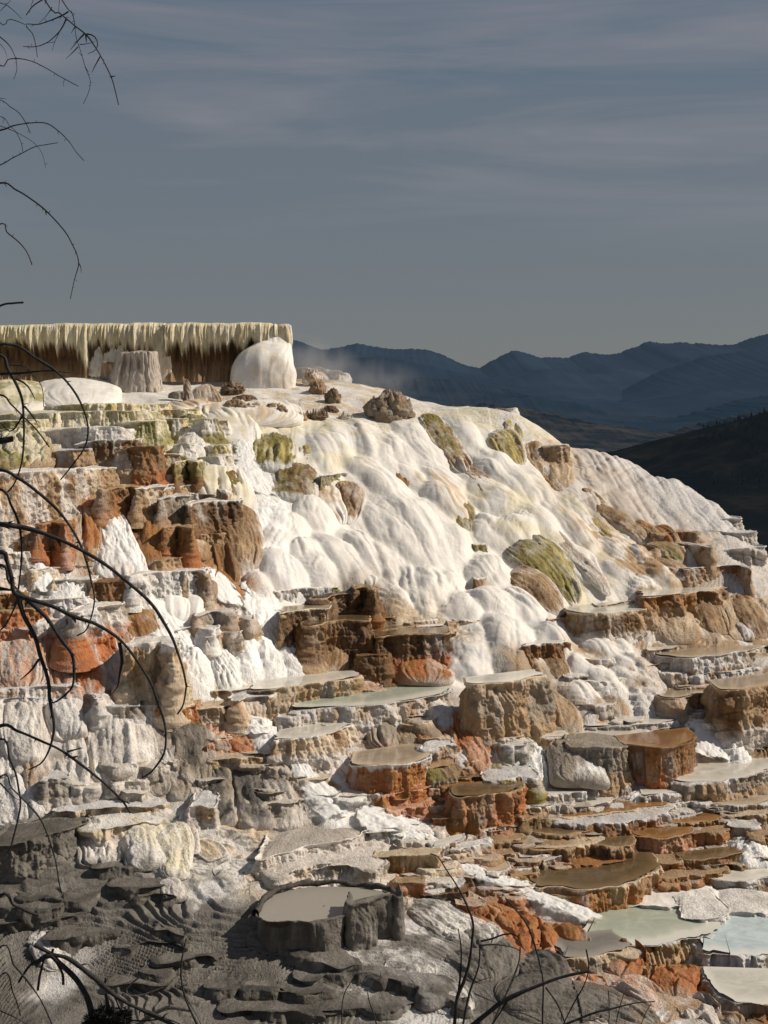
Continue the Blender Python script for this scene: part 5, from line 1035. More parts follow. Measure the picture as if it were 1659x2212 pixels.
def spiky(c, x, y, w, h, n, label, pal='NT', Yd=0., seed=0, tall=.5, name='ragged_rock', basek=.5, lean=0., fat=1.):
    """a lumpy rock carrying a crown of upright pinnacles"""
    r = random.Random(seed); p = cv(c, [(x, y)])[0]; Yb = hit(*p)+Yd; o0 = at(*p, Yb)
    W = w*KS/F*Yb; Hh = h*KS/F*Yb
    nu, nv = 70, 36; uu, vv = np.meshgrid(np.linspace(0, 2*math.pi, nu), np.linspace(-.25, 1, nv), indexing='ij')
    lat = vv*math.pi/2
    d = np.stack([np.cos(uu)*np.cos(lat), np.sin(uu)*np.cos(lat), np.sin(lat)], -1)
    sc = 1+.42*fbm(d[..., 0]*2.2+seed, d[..., 1]*2.2, d[..., 2]*2.2, 4, .6)+.18*ridged(d[..., 0]*4+seed, d[..., 1]*4, d[..., 2]*2, 2)
    V = d*np.array([W*.5, W*.4, Hh*basek*1.1])*sc[..., None]
    f = sm(.3, .7, .5+.8*fbm(V[..., 0]*6, V[..., 1]*6, V[..., 2]*9, 3))[..., None]
    q1, q2 = PAL[pal[0]], PAL[pal[1]]; C = q1*f+q2*(1-f)
    o = link(name, V.reshape(-1, 3), gridfaces(nu, nv, True), MAT['dead'], None, C.reshape(-1, 3), 0.); o.location = o0
    tag(o, label, 'rock')
    for k in range(n):
        a = (k+.5)/n*2-1; px = a*W*.46; py = (r.random()-.8)*W*.42
        hh = Hh*(1-.35*a*a)*(.72+.33*r.random()); bz = Hh*basek*.35*r.random()
        hh *= 1-.4*max(0, -py/(W*.4))*r.random()
        rad = W*.5/n**.6*(.5+.4*r.random())*fat
        m, kk = 9, 12; th = np.linspace(0, 2*math.pi, m); t = np.linspace(0, 1, kk)
        TH, T_ = np.meshgrid(th, t, indexing='ij')
        prof = (1-T_**1.6)**.8*(1+.35*fbm(T_*5+k, TH*0, seed, 2))
        rr = rad*prof*(1+.3*fbm(np.cos(TH)*1.5+k, np.sin(TH)*1.5, T_*4, 2))
        ln = lean+(r.random()-.5)*.4+a*.25
        X = px+rr*np.cos(TH)+T_*hh*.35*ln; Yy = py+rr*np.sin(TH); Z = bz-.05+T_*(hh-bz)
        V = np.stack([X, Yy, Z], -1).reshape(-1, 3)
        g = r.random(); c0 = (q1*g+q2*(1-g))*(.8+.4*r.random())
        cc = np.tile(c0, (len(V), 1))*(.75+.45*T_.reshape(-1, 1))
        link('pinnacle', V, gridfaces(m, kk, True), MAT['dead'], o, cc, 0.)
PAL['q'] = np.array((.30,.22,.15)); PAL['Q'] = np.array((.16,.10,.06))
spiky('B', 880, 612, 225, 165, 17, 'large knobbly brown rock crowned with blunt pinnacles on the crest', 'qN', seed=3, basek=.66, fat=1.75)
spiky('B', 478, 618, 125, 78, 13, 'dark brown comb of rock spikes left of the knobbly rock', 'Qq', seed=5, basek=.3)
spiky('B', 632, 622, 78, 58, 7, 'pale row of thin leaning spikes on the crest', 'PN', seed=7, basek=.2, lean=.6)
spiky('B', 555, 580, 80, 36, 5, 'low dark rock behind the comb of spikes', 'Qq', seed=8, basek=.7)
spiky('B', 485, 478, 85, 60, 5, 'brown rock on the white shelf right of the ledge', 'qT', seed=9, basek=.85); spiky('B', 568, 530, 78, 70, 5, 'square brown rock in front of the far white blocks', 'qQ', seed=10, basek=.85)
spiky('B', 455, 432, 100, 88, 6, 'faint brown rock against the far white blocks in the steam', 'TP', seed=11, basek=.8)
spiky('A', 1270, 475, 130, 80, 8, 'dark jagged rock under the ledge pedestal', 'Qq', seed=12, basek=.5)
spiky('A', 1330, 525, 120, 45, 6, 'dark slanting rock joining two jagged rocks', 'Qq', seed=13, basek=.6)
spiky('A', 1500, 572, 130, 62, 8, 'dark flat topped jagged rock at the right of the ragged row', 'Qq', seed=14, basek=.55)
spiky('A', 1290, 600, 150, 100, 9, 'tan jagged rock at the left of the ragged row', 'Tq', seed=15, basek=.65)
spiky('A', 1510, 625, 150, 80, 5, 'tan lumpy boulder under the flat topped jagged rock', 'Tq', seed=16, basek=.9)
spiky('A', 1610, 625, 110, 42, 4, 'low brown boulder at the right end of the ragged row', 'qT', seed=17, basek=.9)
spiky('A', 1370, 610, 120, 70, 4, 'pale boulder between the tan jagged rock and the tan lumpy boulder', 'Pt', seed=18, basek=.9)
def fin():
    Yb = 44.8; pts = cv('A', [(1000,402),(1018,405),(1035,430),(1042,470),(1060,520),(1120,545),(1190,560)])
    base = cv('A', [(1000,545),(1015,548),(1030,550),(1045,552),(1075,556),(1130,562),(1195,568)])
    s = np.linspace(0, 1, 40); k = np.linspace(0, 1, len(pts))
    tx = np.interp(s, k, pts[:, 0]); ty = np.interp(s, k, pts[:, 1])+.9*vnoise(s*30, 0, 0); bx = np.interp(s, k, base[:, 0]); by = np.interp(s, k, base[:, 1])
    rows = []; cc = []
    for side in (1, -1):
        for v in (np.linspace(0, 1, 24) if side == 1 else np.linspace(1, 0, 24)):
            x = bx+(tx-bx)*v; y = by+(ty-by)*v; th = (.22*(1-v)+.05)*side+.05*fbm(s*9, v*5+s*0, side, 3)
            rows.append(np.stack([(x-X0)/F*Yb, Yb-th, (Y0-y)/F*Yb], 1)); f = sm(.2, .6, s+.2*vnoise(s*9, v*6, 1))[:, None]
            cc.append(PAL['q']*(1-f)+PAL['P']*.8*f)
    V = np.stack(rows, 1); C = np.stack(cc, 1); o0 = at(*base[2], Yb)
    o = link('rock_fin', V.reshape(-1, 3)-o0, gridfaces(40, 48, True), MAT['dead'], None, C.reshape(-1, 3), 0.); o.location = o0
    tag(o, 'thin upright rock fin with pale sloping flank right of the grooved rock', 'rock')
fin()
mound('A', [1090,440,60, 1110,490,80, 1140,570,90], .4, 'PT', 'pale brown slumped rock behind the thin rock fin', 'rock_mound', 'rock', kind='dead', lump=.14, Y=45.3, wet=0)
mound('A', [960,470,50, 965,500,55, 975,540,50], .4, 'qN', 'dark low rock left of the thin rock fin', 'rock_mound', 'rock', kind='dead', lump=.12, Y=45.2, wet=0)
step('B', [350,345,420,338,500,340,540,365], 440, 'VPTP', 'far white block with brown stains right of the ledge', 'travertine_block', 'block', Y=50.5, depth=1.5, flat=False, lump=.1)
step('B', [528,366,560,355,610,360,632,372], 445, 'VPVP', 'pale bluish far block at the end of the far row', 'travertine_block', 'block', Y=50.8, depth=1.5, flat=False, lump=.08)
mound('B', [640,440,110, 690,490,140, 720,560,120], .25, 'Wt', Y=[50, 49, 48]); mound('B', [400,440,120, 420,500,160, 440,570,180], .2, 'WC', Y=[49.5, 48.5, 47]); mound('B', [720,500,60, 740,525,70, 750,560,60], .35, 'TC', Y=[48.4, 48.2, 48])

# =================================================================== the hillside itself
# thin ledges and little basins scattered between the larger terraces
def scatter():
    r = np.random.RandomState(21); zones = [((880,1659),(1690,1900),70,(30,80),(6,14)), ((560,1120),(1490,1760),34,(30,80),(8,20)), ((1250,1659),(1400,1640),20,(40,90),(8,20)), ((800,1150),(1780,1960),26,(40,90),(6,14)), ((0,560),(1580,1720),12,(30,80),(10,24))]
    for (xa, xb), (ya, yb_), n, (wa, wb), (ha, hb) in zones:
        for k in range(n):
            x = r.uniform(xa, xb); y = r.uniform(ya, yb_); w = r.uniform(wa, wb); h = r.uniform(ha, hb); Yk = hit(x, y+h); X = (x-X0)/F*Yk
            c = fld(np.array([X]), np.array([Yk]))[0]; PAL['1'] = c[:3]; PAL['2'] = c[3:6]; PAL['3'] = np.clip(.5*(c[:3]+c[3:6])*.75, 0, 1); PAL['4'] = np.minimum(c[:3]*.5+np.array([.40,.37,.32]), .82)
            m = 5; u = np.linspace(-1, 1, m); lx = x+u*w/2; ly = y-h*.05*0-(u*u)*w*.07*r.uniform(.3, 1.2)+r.randn(m)*1.2
            step('Z', np.stack([lx, ly], 1).ravel().tolist(), y+h, '4123', lump=.16, flute=.05, ff=7, rimw=.12, sub=.3, wet=.5, fl=.2, depth=r.uniform(.3, .7), bulge=.15, flat=False if y < 1000 else None, Y=Yk-.08)
scatter()
def hillside():
    ia = np.r_[np.linspace(-.9, -.30, 80, endpoint=False), np.linspace(-.30, .30, 860), np.linspace(.30, .9, 80)[1:]]
    yy = [4.]
    while yy[-1] < 78: yy.append(yy[-1]+(.022+.0007*max(0, yy[-1]-22) if 20.5 < yy[-1] < 50 else .3))
    yy = np.array(yy); A_, Y_ = np.meshgrid(ia, yy, indexing='ij'); X_ = A_*Y_
    z = Hf(X_, Y_)
    attr = fld(X_+.05*fbm(X_*6, Y_*6, 2, 2), Y_+.08*fbm(X_*6, Y_*6, 7, 2))
    lob, terr, rgh = attr[..., 6], attr[..., 7], attr[..., 8]
    # flowstone lobes strung down the slope
    u = X_*.8+Y_*.45+.25*fbm(X_*1.2, Y_*1.2, 2, 3); v = Y_*.55-X_*.35
    b1, s1, _ = voro(u*1.25, v*.8, 3); b2, s2, _ = voro(u*3.1, v*2.0, 9)
    z = z+lob*(.28*(.5-b1*b1)+.03*billow(u*4.2+.5*fbm(u*2, v*2, 1, 2), v*.8, 4, 2)) + .07*fbm(X_*1.2, Y_*1.2, 6, 2)
    # draped folds: long lobes of flowstone that run together into one sheet
    zl = np.zeros(X_.shape); tint = np.zeros(X_.shape); tcol = np.zeros(X_.shape+(3,))+PAL['F']; A1, A2 = X_*.83-Y_*.55, X_*.55+Y_*.83
    for k, (c_, sp_, b_, q_) in enumerate(SHEET):
        a_ = np.array(sp_, float).reshape(-1, 3); d_ = a_[1]-a_[0]
        a_ = np.vstack([[a_[0, 0]-.7*d_[0], a_[0, 1]-.7*d_[1], a_[0, 2]*.9], a_]); p = cv(c_, a_[:, :2]); Yq = np.array([hit(*q) for q in p])
        W_ = a_[:, 2]*1.15*KS/F*Yq; Pq = np.stack([(p[:, 0]-X0)/F*Yq, Yq, W_], 1); Q, s_ = resample(Pq, .06); T_ = np.gradient(Q[:, :2], axis=0); T_ /= np.linalg.norm(T_, axis=1, keepdims=True)+1e-9
        m_ = Q[:, 2].max()*1.3; bx = (X_ > Q[:, 0].min()-m_) & (X_ < Q[:, 0].max()+m_) & (Y_ > Q[:, 1].min()-m_) & (Y_ < Q[:, 1].max()+m_)
        ii = np.nonzero(bx); 
        if not len(ii[0]): continue
        xs = X_[ii]+.10*fbm(X_[ii]*1.7, Y_[ii]*1.7, k, 3); ys = Y_[ii]+.14*fbm(X_[ii]*1.7, Y_[ii]*1.7, k+9, 3); best = np.full(len(xs), 1e9); bi = np.zeros(len(xs), int)
        for n_ in range(len(Q)):
            d2 = (xs-Q[n_, 0])**2+(ys-Q[n_, 1])**2; mm = d2 < best; best[mm] = d2[mm]; bi[mm] = n_
        lat = (xs-Q[bi, 0])*-T_[bi, 1]+(ys-Q[bi, 1])*T_[bi, 0]; alo = (xs-Q[bi, 0])*T_[bi, 0]+(ys-Q[bi, 1])*T_[bi, 1]
        t_ = s_[bi]/s_[-1]; w_ = Q[bi, 2]; r_ = np.clip(np.sqrt(lat**2+np.where(bi == len(Q)-1, (alo*1.6)**2, np.where(bi == 0, alo**2, 0)))/w_, 0, 1)
        f_ = (1-r_**2)**.75*sm(-.05, .7, t_)*(1-.2*sm(.8, 1, t_)); crs = .060*billow(lat*3.0+.5*fbm(lat*1.5, t_*3, k, 2)+k*7, t_*1.2+k, k, 2)*(1-r_**2)
        hh = (b_*1.55*w_+.05)*f_+crs*f_
        if q_ == 'FF': hh = hh+f_*(.06*fbm(xs*5, ys*4, k, 3)+.03*fbm(xs*14, ys*12, k, 2)); tint[ii] = np.maximum(tint[ii], sm(0, .3, f_))
        elif q_[0] not in 'WV':
            g_ = sm(.3, .7, .5+.9*fbm(lat*9, t_*2+k, k, 3, .6))[:, None]; m2 = sm(.05, .45, f_)*sm(.30, .6, .55+.8*fbm(lat*6, t_*2, k+3, 3)); tint[ii] = np.maximum(tint[ii], m2); tcol[ii] = PAL[q_[0]]*g_+PAL[q_[1]]*(1-g_)
        o_ = zl[ii]; kk = .085; e_ = np.clip(.5+.5*(hh-o_)/kk, 0, 1); zl[ii] = o_*(1-e_)+hh*e_+kk*e_*(1-e_)-kk*.25*0
    z = z+zl
    # the ribbed shoulder on the right skyline
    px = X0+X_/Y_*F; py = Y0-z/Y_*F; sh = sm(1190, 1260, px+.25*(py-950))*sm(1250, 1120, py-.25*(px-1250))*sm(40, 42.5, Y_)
    z = z+sh*(.055*billow(X_*3.2+z*1.2+.4*fbm(X_, Y_, z, 2), z*1.0, 3, 2)+.040*billow(z*5.5-X_*1.2+.5*fbm(X_*1.5, Y_*1.5, 2, 2), X_*.8, 6, 2))
    # little rimstone steps that follow the contour
    h = .16+.06*vnoise(X_*.4, Y_*.4, 3); q = (z+.24*fbm(A1*1.7, A2*1.7, 8, 3, .38)+.012*fbm(A2*5.3+fbm(A1, A2, 2, 2), A1*5.3, 8, 2))/h
    fr = q-np.floor(q); stp = (np.floor(q)+sm(.62, .97, fr)+.09*sm(.55, .98, fr)*(fr < .985))*h-q*h
    gr = np.hypot((Hf(X_+.4, Y_)-Hf(X_-.4, Y_))/.8, (Hf(X_, Y_+.4)-Hf(X_, Y_-.4))/.8); z = z+stp*np.clip(terr*1.25, 0, 1)*(.25+.75*sm(.16, .38, gr))
    z = z+rgh*rgh*(.040*fbm(A1*6.3+1.5*fbm(A1*2, A2*2, 1, 2), A2*6.3+1.5*fbm(A1*2+9, A2*2, 5, 2), 2, 3, .5))-.05
    f = sm(.30, .70, .5+.9*fbm(X_*2.2, Y_*2.2, z*2, 4, .6))[..., None]
    C = attr[..., :3]*f+attr[..., 3:6]*(1-f)
    sp = sm(.60, .85, rgh)*sm(.56, .66, .5+.8*fbm(X_*3.5, Y_*8, z*3, 4, .7)); C = C*(1-.62*sp[..., None])
    C = C*(1-tint[..., None])+tcol*tint[..., None]
    edge = (terr*sm(.80, .95, fr))[..., None]*.45
    C = C*(1-edge)+np.array([.74,.69,.60])*edge*(C.mean(-1, keepdims=True)*1.3+.2)+C*edge*0
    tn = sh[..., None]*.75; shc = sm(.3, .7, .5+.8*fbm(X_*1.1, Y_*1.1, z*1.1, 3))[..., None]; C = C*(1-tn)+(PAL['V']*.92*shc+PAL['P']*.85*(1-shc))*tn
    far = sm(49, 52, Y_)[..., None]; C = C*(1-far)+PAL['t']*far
    V = np.stack([X_, Y_, z], -1); n, R = X_.shape
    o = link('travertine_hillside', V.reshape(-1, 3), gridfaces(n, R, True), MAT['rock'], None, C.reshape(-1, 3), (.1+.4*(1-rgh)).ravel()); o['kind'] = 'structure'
    nf = o
    o.data.materials.append(MAT['flow']); fi = np.zeros((n-1, R-1), np.int32); fi[:] = (lob > .38)[:-1, :-1]; o.data.polygons.foreach_set('material_index', fi.ravel())
    return o
hillside()
for k, parts in TERR.items():
    Vs, Fs, Cs, Ws, o_ = [], [], [], [], 0
    for V, Fc, C, W in parts: Vs.append(V); Fs.append(Fc+o_); Cs.append(C); Ws.append(W); o_ += len(V)
    o = link({'rock': 'travertine_terrain', 'flow': 'flowstone_slope', 'foam': 'running_water', 'dead': 'dormant_terrain'}[k], np.vstack(Vs), np.vstack(Fs), MAT[k], None, np.vstack(Cs), np.concatenate(Ws)); o['kind'] = 'structure'
# =================================================================== mountains, valley, dark hill
def hillmat(name, c1, c2, scale, haze, hs, bump=0.):
    m = bpy.data.materials.new(name); m.use_nodes = True; nt = m.node_tree; L = nt.links.new; b = nt.nodes['Principled BSDF']
    g = nn(nt, 'ShaderNodeNewGeometry'); n = nn(nt, 'ShaderNodeTexNoise', Scale=scale, Detail=6., Roughness=.65); L(g.outputs['Position'], n.inputs['Vector'])
    r = nn(nt, 'ShaderNodeValToRGB'); r.color_ramp.elements[0].position = .42; r.color_ramp.elements[1].position = .62
    r.color_ramp.elements[0].color = (*c1, 1); r.color_ramp.elements[1].color = (*c2, 1); L(n.outputs['Fac'], r.inputs[0]); L(r.outputs[0], b.inputs['Base Color'])
    b.inputs['Roughness'].default_value = 1; b.inputs['Specular IOR Level'].default_value = 0
    b.inputs['Emission Color'].default_value = (*haze, 1); b.inputs['Emission Strength'].default_value = hs  # distance haze put into the slopes as an even glow
    return m
def ridge(name, pts, Y, depth, ybot, mat, label=None, rough=.5, seed=0, n=1000, x0=-900, x1=2600, sc=1.):
    p = np.array(pts, float).reshape(-1, 2); xs = np.linspace(x0, x1, n); ys = np.interp(xs, p[:, 0], p[:, 1])
    k = np.ones(5)/5; ys = np.convolve(np.pad(ys, 2, mode='edge'), k, 'valid')
    ys = ys+rough*2.6*fbm(xs*.045*sc+seed, xs*0, seed, 5, .6)+rough*1.2*vnoise(xs*.35, xs*0, seed)
    R = 60; rows = []
    X = (xs-X0)/F*Y; zt = (Y0-ys)/F*Y; zb = (Y0-ybot)/F*(Y-depth)
    for v in np.linspace(0, 1, R):
        y = Y-depth*v; z = zt+(zb-zt)*v**.85
        w = math.sin(v*math.pi)
        z = z+w*depth*.022*ridged(X/depth*3.2+seed, v*1.6+X*0, seed, 4)
        rows.append(np.stack([X*(1-.0*v), np.full(n, y), z], 1))
    # far side
    bk = [np.stack([X, np.full(n, Y+depth*.6), zt-depth*.3], 1)]
    V = np.stack(bk+rows, 1)
    o = link(name, V.reshape(-1, 3), gridfaces(n, R+1), mat)
    o['kind'] = 'structure'
    return o
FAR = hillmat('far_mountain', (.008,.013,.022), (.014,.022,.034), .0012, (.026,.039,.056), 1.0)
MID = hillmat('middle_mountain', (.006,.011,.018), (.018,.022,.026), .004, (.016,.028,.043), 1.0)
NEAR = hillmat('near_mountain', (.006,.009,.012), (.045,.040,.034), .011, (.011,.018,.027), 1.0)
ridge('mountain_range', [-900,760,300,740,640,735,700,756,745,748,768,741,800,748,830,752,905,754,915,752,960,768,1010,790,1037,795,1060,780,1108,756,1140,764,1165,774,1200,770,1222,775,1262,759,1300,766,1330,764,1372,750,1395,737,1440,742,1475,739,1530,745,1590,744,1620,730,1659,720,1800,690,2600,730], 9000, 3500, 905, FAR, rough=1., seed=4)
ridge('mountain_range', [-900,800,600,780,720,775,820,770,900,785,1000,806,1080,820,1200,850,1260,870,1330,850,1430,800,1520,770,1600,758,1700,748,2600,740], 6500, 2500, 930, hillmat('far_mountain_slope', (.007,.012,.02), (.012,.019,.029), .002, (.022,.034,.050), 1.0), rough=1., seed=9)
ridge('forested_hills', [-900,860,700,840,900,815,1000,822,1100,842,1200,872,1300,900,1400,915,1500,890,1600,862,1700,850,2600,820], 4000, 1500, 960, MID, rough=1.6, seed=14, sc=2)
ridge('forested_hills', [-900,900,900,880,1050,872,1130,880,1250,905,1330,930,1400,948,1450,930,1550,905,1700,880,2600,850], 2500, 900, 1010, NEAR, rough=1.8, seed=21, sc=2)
def nearhill():
    GR = bpy.data.materials.new('dark_hill_ground'); GR.use_nodes = True; nt = GR.node_tree; L = nt.links.new; b = nt.nodes['Principled BSDF']
    a = nn(nt, 'ShaderNodeAttribute', attribute_name='Col'); L(a.outputs['Color'], b.inputs['Base Color']); b.inputs['Roughness'].default_value = 1; b.inputs['Specular IOR Level'].default_value = 0
    b.inputs['Emission Color'].default_value = (.006,.0085,.0115, 1); b.inputs['Emission Strength'].default_value = 1.  # ground given a faint glow for distance haze
    n = 500; R = 160; xs = np.linspace(1150, 3200, n)
    for nm, line, Y, dep, yb, sd in (('valley_hill', [1150,985,1325,975,1400,955,1500,930,1580,912,1659,888,1900,830,3200,700], 900, 320, 1010, 2.), ('valley_hill', [1150,1080,1385,1000,1420,985,1480,965,1560,930,1600,922,1659,903,1900,830,3200,650], 560, 300, 1300, 5.)):
        p = np.array(line, float).reshape(-1, 2); ys = np.interp(xs, p[:, 0], p[:, 1]); X = (xs-X0)/F*Y; zt = (Y0-ys)/F*Y; zb = (Y0-yb)/F*(Y-dep)
        rows = []; cs = []
        for v in np.linspace(0, 1, R):
            z = zt+(zb-zt)*v+math.sin(v*math.pi)*dep*.022*ridged(X/dep*3+sd, X*0+v*2, sd, 4); y = Y-dep*v+X*0
            rows.append(np.stack([X, y, z], 1))
            f = fbm(X*.05, y*.02, sd, 5, .65)+.5*(v < .12)*(X > 120)*0
            grass = sm(.05, .35, f+.35*(1-v)*(.6+.5*vnoise(X*.02, v*3, sd))-.10-.5*sm(.2, .8, (xs-1450)/300.)*(v > .15))[:, None]
            c = np.array([.003,.005,.005])*(1-grass)+np.array([.010,.0095,.008])*grass
            cs.append(c*(1+.5*fbm(X*.3, y*.3, sd, 3))[:, None])
        rows.insert(0, np.stack([X, np.full(n, Y+200.), zt-80], 1)); cs.insert(0, cs[0])
        V = np.stack(rows, 1); C = np.stack(cs, 1)
        o = link(nm, V.reshape(-1, 3), gridfaces(n, R+1), GR, None, C.reshape(-1, 3), 0.); o['kind'] = 'structure'
        # the distant conifers that cover it
        r = np.random.RandomState(int(sd)); parts = []; K = 5000 if Y < 700 else 2500
        ii = r.randint(0, n, K*3); jj = 1+(r.rand(K*3)**1.2*(R-2)).astype(int)
        dens = fbm(V[ii, jj, 0]*.03+7, V[ii, jj, 1]*.02, sd, 4)+.9*sm(.1, .6, (xs[ii]-1380)/280.)-.25
        keep = np.where(r.rand(K*3) < np.clip(dens*1.6, .02, 1))[0][:K]
        vs = []; fs = []
        for t, q in enumerate(keep):
            b0 = V[ii[q], jj[q]]; h = (1.1+1.9*r.rand())*(1. if Y < 700 else 1.5); w = h*(.18+.08*r.rand())
            a = r.rand()*6
            ring = [[b0[0]+w*math.cos(a+k*2.094), b0[1]+w*math.sin(a+k*2.094), b0[2]-.5] for k in range(3)]
            ring2 = [[b0[0]+w*.55*math.cos(a+1+k*2.094), b0[1]+w*.55*math.sin(a+1+k*2.094), b0[2]+h*.45] for k in range(3)]
            o_ = len(vs); vs += ring+ring2+[[b0[0], b0[1], b0[2]+h]]
            for k in range(3):
                k2 = (k+1) % 3
                fs += [[o_+k, o_+k2, o_+3+k2], [o_+k, o_+3+k2, o_+3+k], [o_+3+k, o_+3+k2, o_+6]]
        TR = bpy.data.materials.get('distant_conifer')
        if TR is None:
            TR = bpy.data.materials.new('distant_conifer'); TR.use_nodes = True; bb = TR.node_tree.nodes['Principled BSDF']
            g = nn(TR.node_tree, 'ShaderNodeNewGeometry'); nz = nn(TR.node_tree, 'ShaderNodeTexNoise', Scale=.4); rp = nn(TR.node_tree, 'ShaderNodeValToRGB')
            rp.color_ramp.elements[0].color = (.002,.003,.003, 1); rp.color_ramp.elements[1].color = (.005,.007,.006, 1)
            TR.node_tree.links.new(g.outputs['Position'], nz.inputs['Vector']); TR.node_tree.links.new(nz.outputs['Fac'], rp.inputs[0]); TR.node_tree.links.new(rp.outputs[0], bb.inputs['Base Color'])
            bb.inputs['Roughness'].default_value = 1; bb.inputs['Specular IOR Level'].default_value = 0; bb.inputs['Emission Color'].default_value = (.006,.009,.012, 1); bb.inputs['Emission Strength'].default_value = 1  # trees given the same faint haze glow
        o = link('distant_forest', np.array(vs), np.array(fs), TR, smooth=False); o['kind'] = 'stuff'; tag(o, 'far dark conifers scattered over the %s valley hill' % ('nearer dark' if Y < 700 else 'farther grassy'), 'forest')
nearhill()
# the valley floor out to the horizon
gv = np.array([[-30000, 80, -70], [30000, 80, -70], [30000, 40000, -70], [-30000, 40000, -70]], float)
o = link('valley_floor', gv, np.array([[0, 1, 2, 3]]), NEAR); o['kind'] = 'structure'

# =================================================================== dead branches close to the camera
BK = bpy.data.materials.new('dead_bark'); BK.use_nodes = True; _b = BK.node_tree.nodes['Principled BSDF']
def barkmat(m, c1, c2):
    nt = m.node_tree; b = nt.nodes['Principled BSDF']; g = nn(nt, 'ShaderNodeNewGeometry'); n = nn(nt, 'ShaderNodeTexNoise', Scale=60., Detail=4.)
    r = nn(nt, 'ShaderNodeValToRGB'); r.color_ramp.elements[0].color = (*c1, 1); r.color_ramp.elements[1].color = (*c2, 1); r.color_ramp.elements[0].position = .35; r.color_ramp.elements[1].position = .7
    nt.links.new(g.outputs['Position'], n.inputs['Vector']); nt.links.new(n.outputs['Fac'], r.inputs[0]); nt.links.new(r.outputs[0], b.inputs['Base Color']); b.inputs['Roughness'].default_value = .85
    bp = nn(nt, 'ShaderNodeBump', Strength=.7, Distance=.004); nt.links.new(n.outputs['Fac'], bp.inputs['Height']); nt.links.new(bp.outputs['Normal'], b.inputs['Normal'])
barkmat(BK, (.010,.009,.009), (.032,.028,.026))
GB = bpy.data.materials.new('bleached_bark'); GB.use_nodes = True; barkmat(GB, (.07,.062,.055), (.20,.185,.165))
def px3(c, pts, Y):
    p = cv(c, pts); n = len(p); Yv = np.linspace(Y[0], Y[1], n) if isinstance(Y, tuple) else np.full(n, float(Y))
    return np.stack([(p[:, 0]-X0)/F*Yv, Yv, (Y0-p[:, 1])/F*Yv], 1)
_bs = [0]
def branch(root, chains, r0, r1, stubs=1., mat=BK, name='branch', o0=None):
    """one branch: its main stem, forks and the short broken twigs on it; r0, r1 are half widths on the sheet"""
    parts = []; _bs[0] += 1; rr = random.Random(_bs[0])
    for i, (c, pts, Y) in enumerate(chains):
        P_ = np.vstack([px3(*q) for q in c]) if isinstance(c, list) else px3(c, pts, Y)
        Ym = P_[:, 1].mean(); k = 1. if i == 0 else .36
        V, Fc, Q, T, r = tube(P_, r0*k/F*Ym, r1*k/F*Ym, 6, .35, .018, _bs[0]+i*7)
        parts.append((V, Fc))
        L_ = len(Q)*.018
        for s in range(int(L_*5*stubs*(1 if i == 0 else .6))):
            j = rr.randrange(2, len(Q)-1); a = rr.uniform(0, 6.28); d = np.array([math.cos(a), rr.uniform(-.4, .4), math.sin(a)])
            d -= T[j]*d.dot(T[j])*.5; d /= np.linalg.norm(d)+1e-9; ln = rr.uniform(.006, .03)+r[j]*1.2
            V2, F2, *_ = tube(np.array([Q[j], Q[j]+d*ln*.6, Q[j]+d*ln+T[j]*ln*.3]), max(r[j]*.5, .0012), .0008, 4, .2, .01, s); parts.append((V2, F2))
    V, Fc = merge(parts)
    o = link(name, V - (np.array(root.location) if root is not None else 0), Fc, mat, root)
    return o
tree = bpy.data.objects.new('dead_tree', None); col.objects.link(tree); tree.location = (-2.1, 6.0, -4.6)
tag(tree, 'bare dead conifer whose drooping black branches reach in from the left edge', 'tree')
# trunk, outside the frame on the left
V, Fc, *_ = tube(np.array([[-2.1, 6, -4.7], [-2.08, 6.02, -2.5], [-2.02, 6, 0], [-2.0, 6.05, 2.2], [-1.95, 6, 4.2]]), .13, .04, 14, .15, .06, 3); link('trunk', V-np.array(tree.location), Fc, BK, tree)
Mb = lambda *p: list(p)
def TB(ch, r0, r1, Y, start=None):
    """branch of the tree: chains [(sheet, points), ...]; the first runs back to the trunk"""
    out = []
    for i, (c, pts) in enumerate(ch):
        q = px3(c, pts, Y)
        if i == 0 and start is not None:
            st = np.array(start, float); q = np.vstack([st, st+(q[0]-st)*.55+[0, 0, .03], q])
        out.append(q)
    parts = []; _bs[0] += 1; rr = random.Random(_bs[0])
    for i, q in enumerate(out):
        Ym = q[:, 1].mean(); k = 1. if i == 0 else .55
        V, Fc, Q, T, r = tube(q, r0*k/F*Ym, r1*k/F*Ym, 6, .30, .015, _bs[0]+i*7); parts.append([(V, Fc)]); L_ = len(Q)*.015
        for s in range(int(L_*(16 if i == 0 else 8))):
            j = rr.randrange(2, len(Q)-1); a = rr.uniform(0, 6.28); d = np.array([math.cos(a), rr.uniform(-.4, .4), math.sin(a)])
            d -= T[j]*d.dot(T[j])*.4; d /= np.linalg.norm(d)+1e-9; ln = rr.uniform(.003, .012)*(1 if rr.random() < .9 else 2.5)+r[j]*1.3
            V2, F2, *_ = tube(np.array([Q[j], Q[j]+d*ln*.6, Q[j]+d*ln+T[j]*ln*.3]), max(r[j]*.55, .001), .0007, 4, .2, .01, s); parts[-1].append((V2, F2))
    o = None
    for pp in parts:
        V, Fc = merge(pp); q = link('twig' if o else 'branch', V-np.array(tree.location), Fc, BK, o or tree); o = o or q
    return o
TB([('M',[310,-10,420,90,520,175,600,240,650,310,700,390,770,530,800,630,825,730]),('M',[600,238,650,250,678,300,665,350,610,378]),('M',[695,395,660,460,640,505]),('M',[590,235,540,290,490,350]),('M',[598,245,600,275,602,300]),('M',[770,533,805,528])], 3.2, 1.0, 5.6, (-1.97,6,2.6))
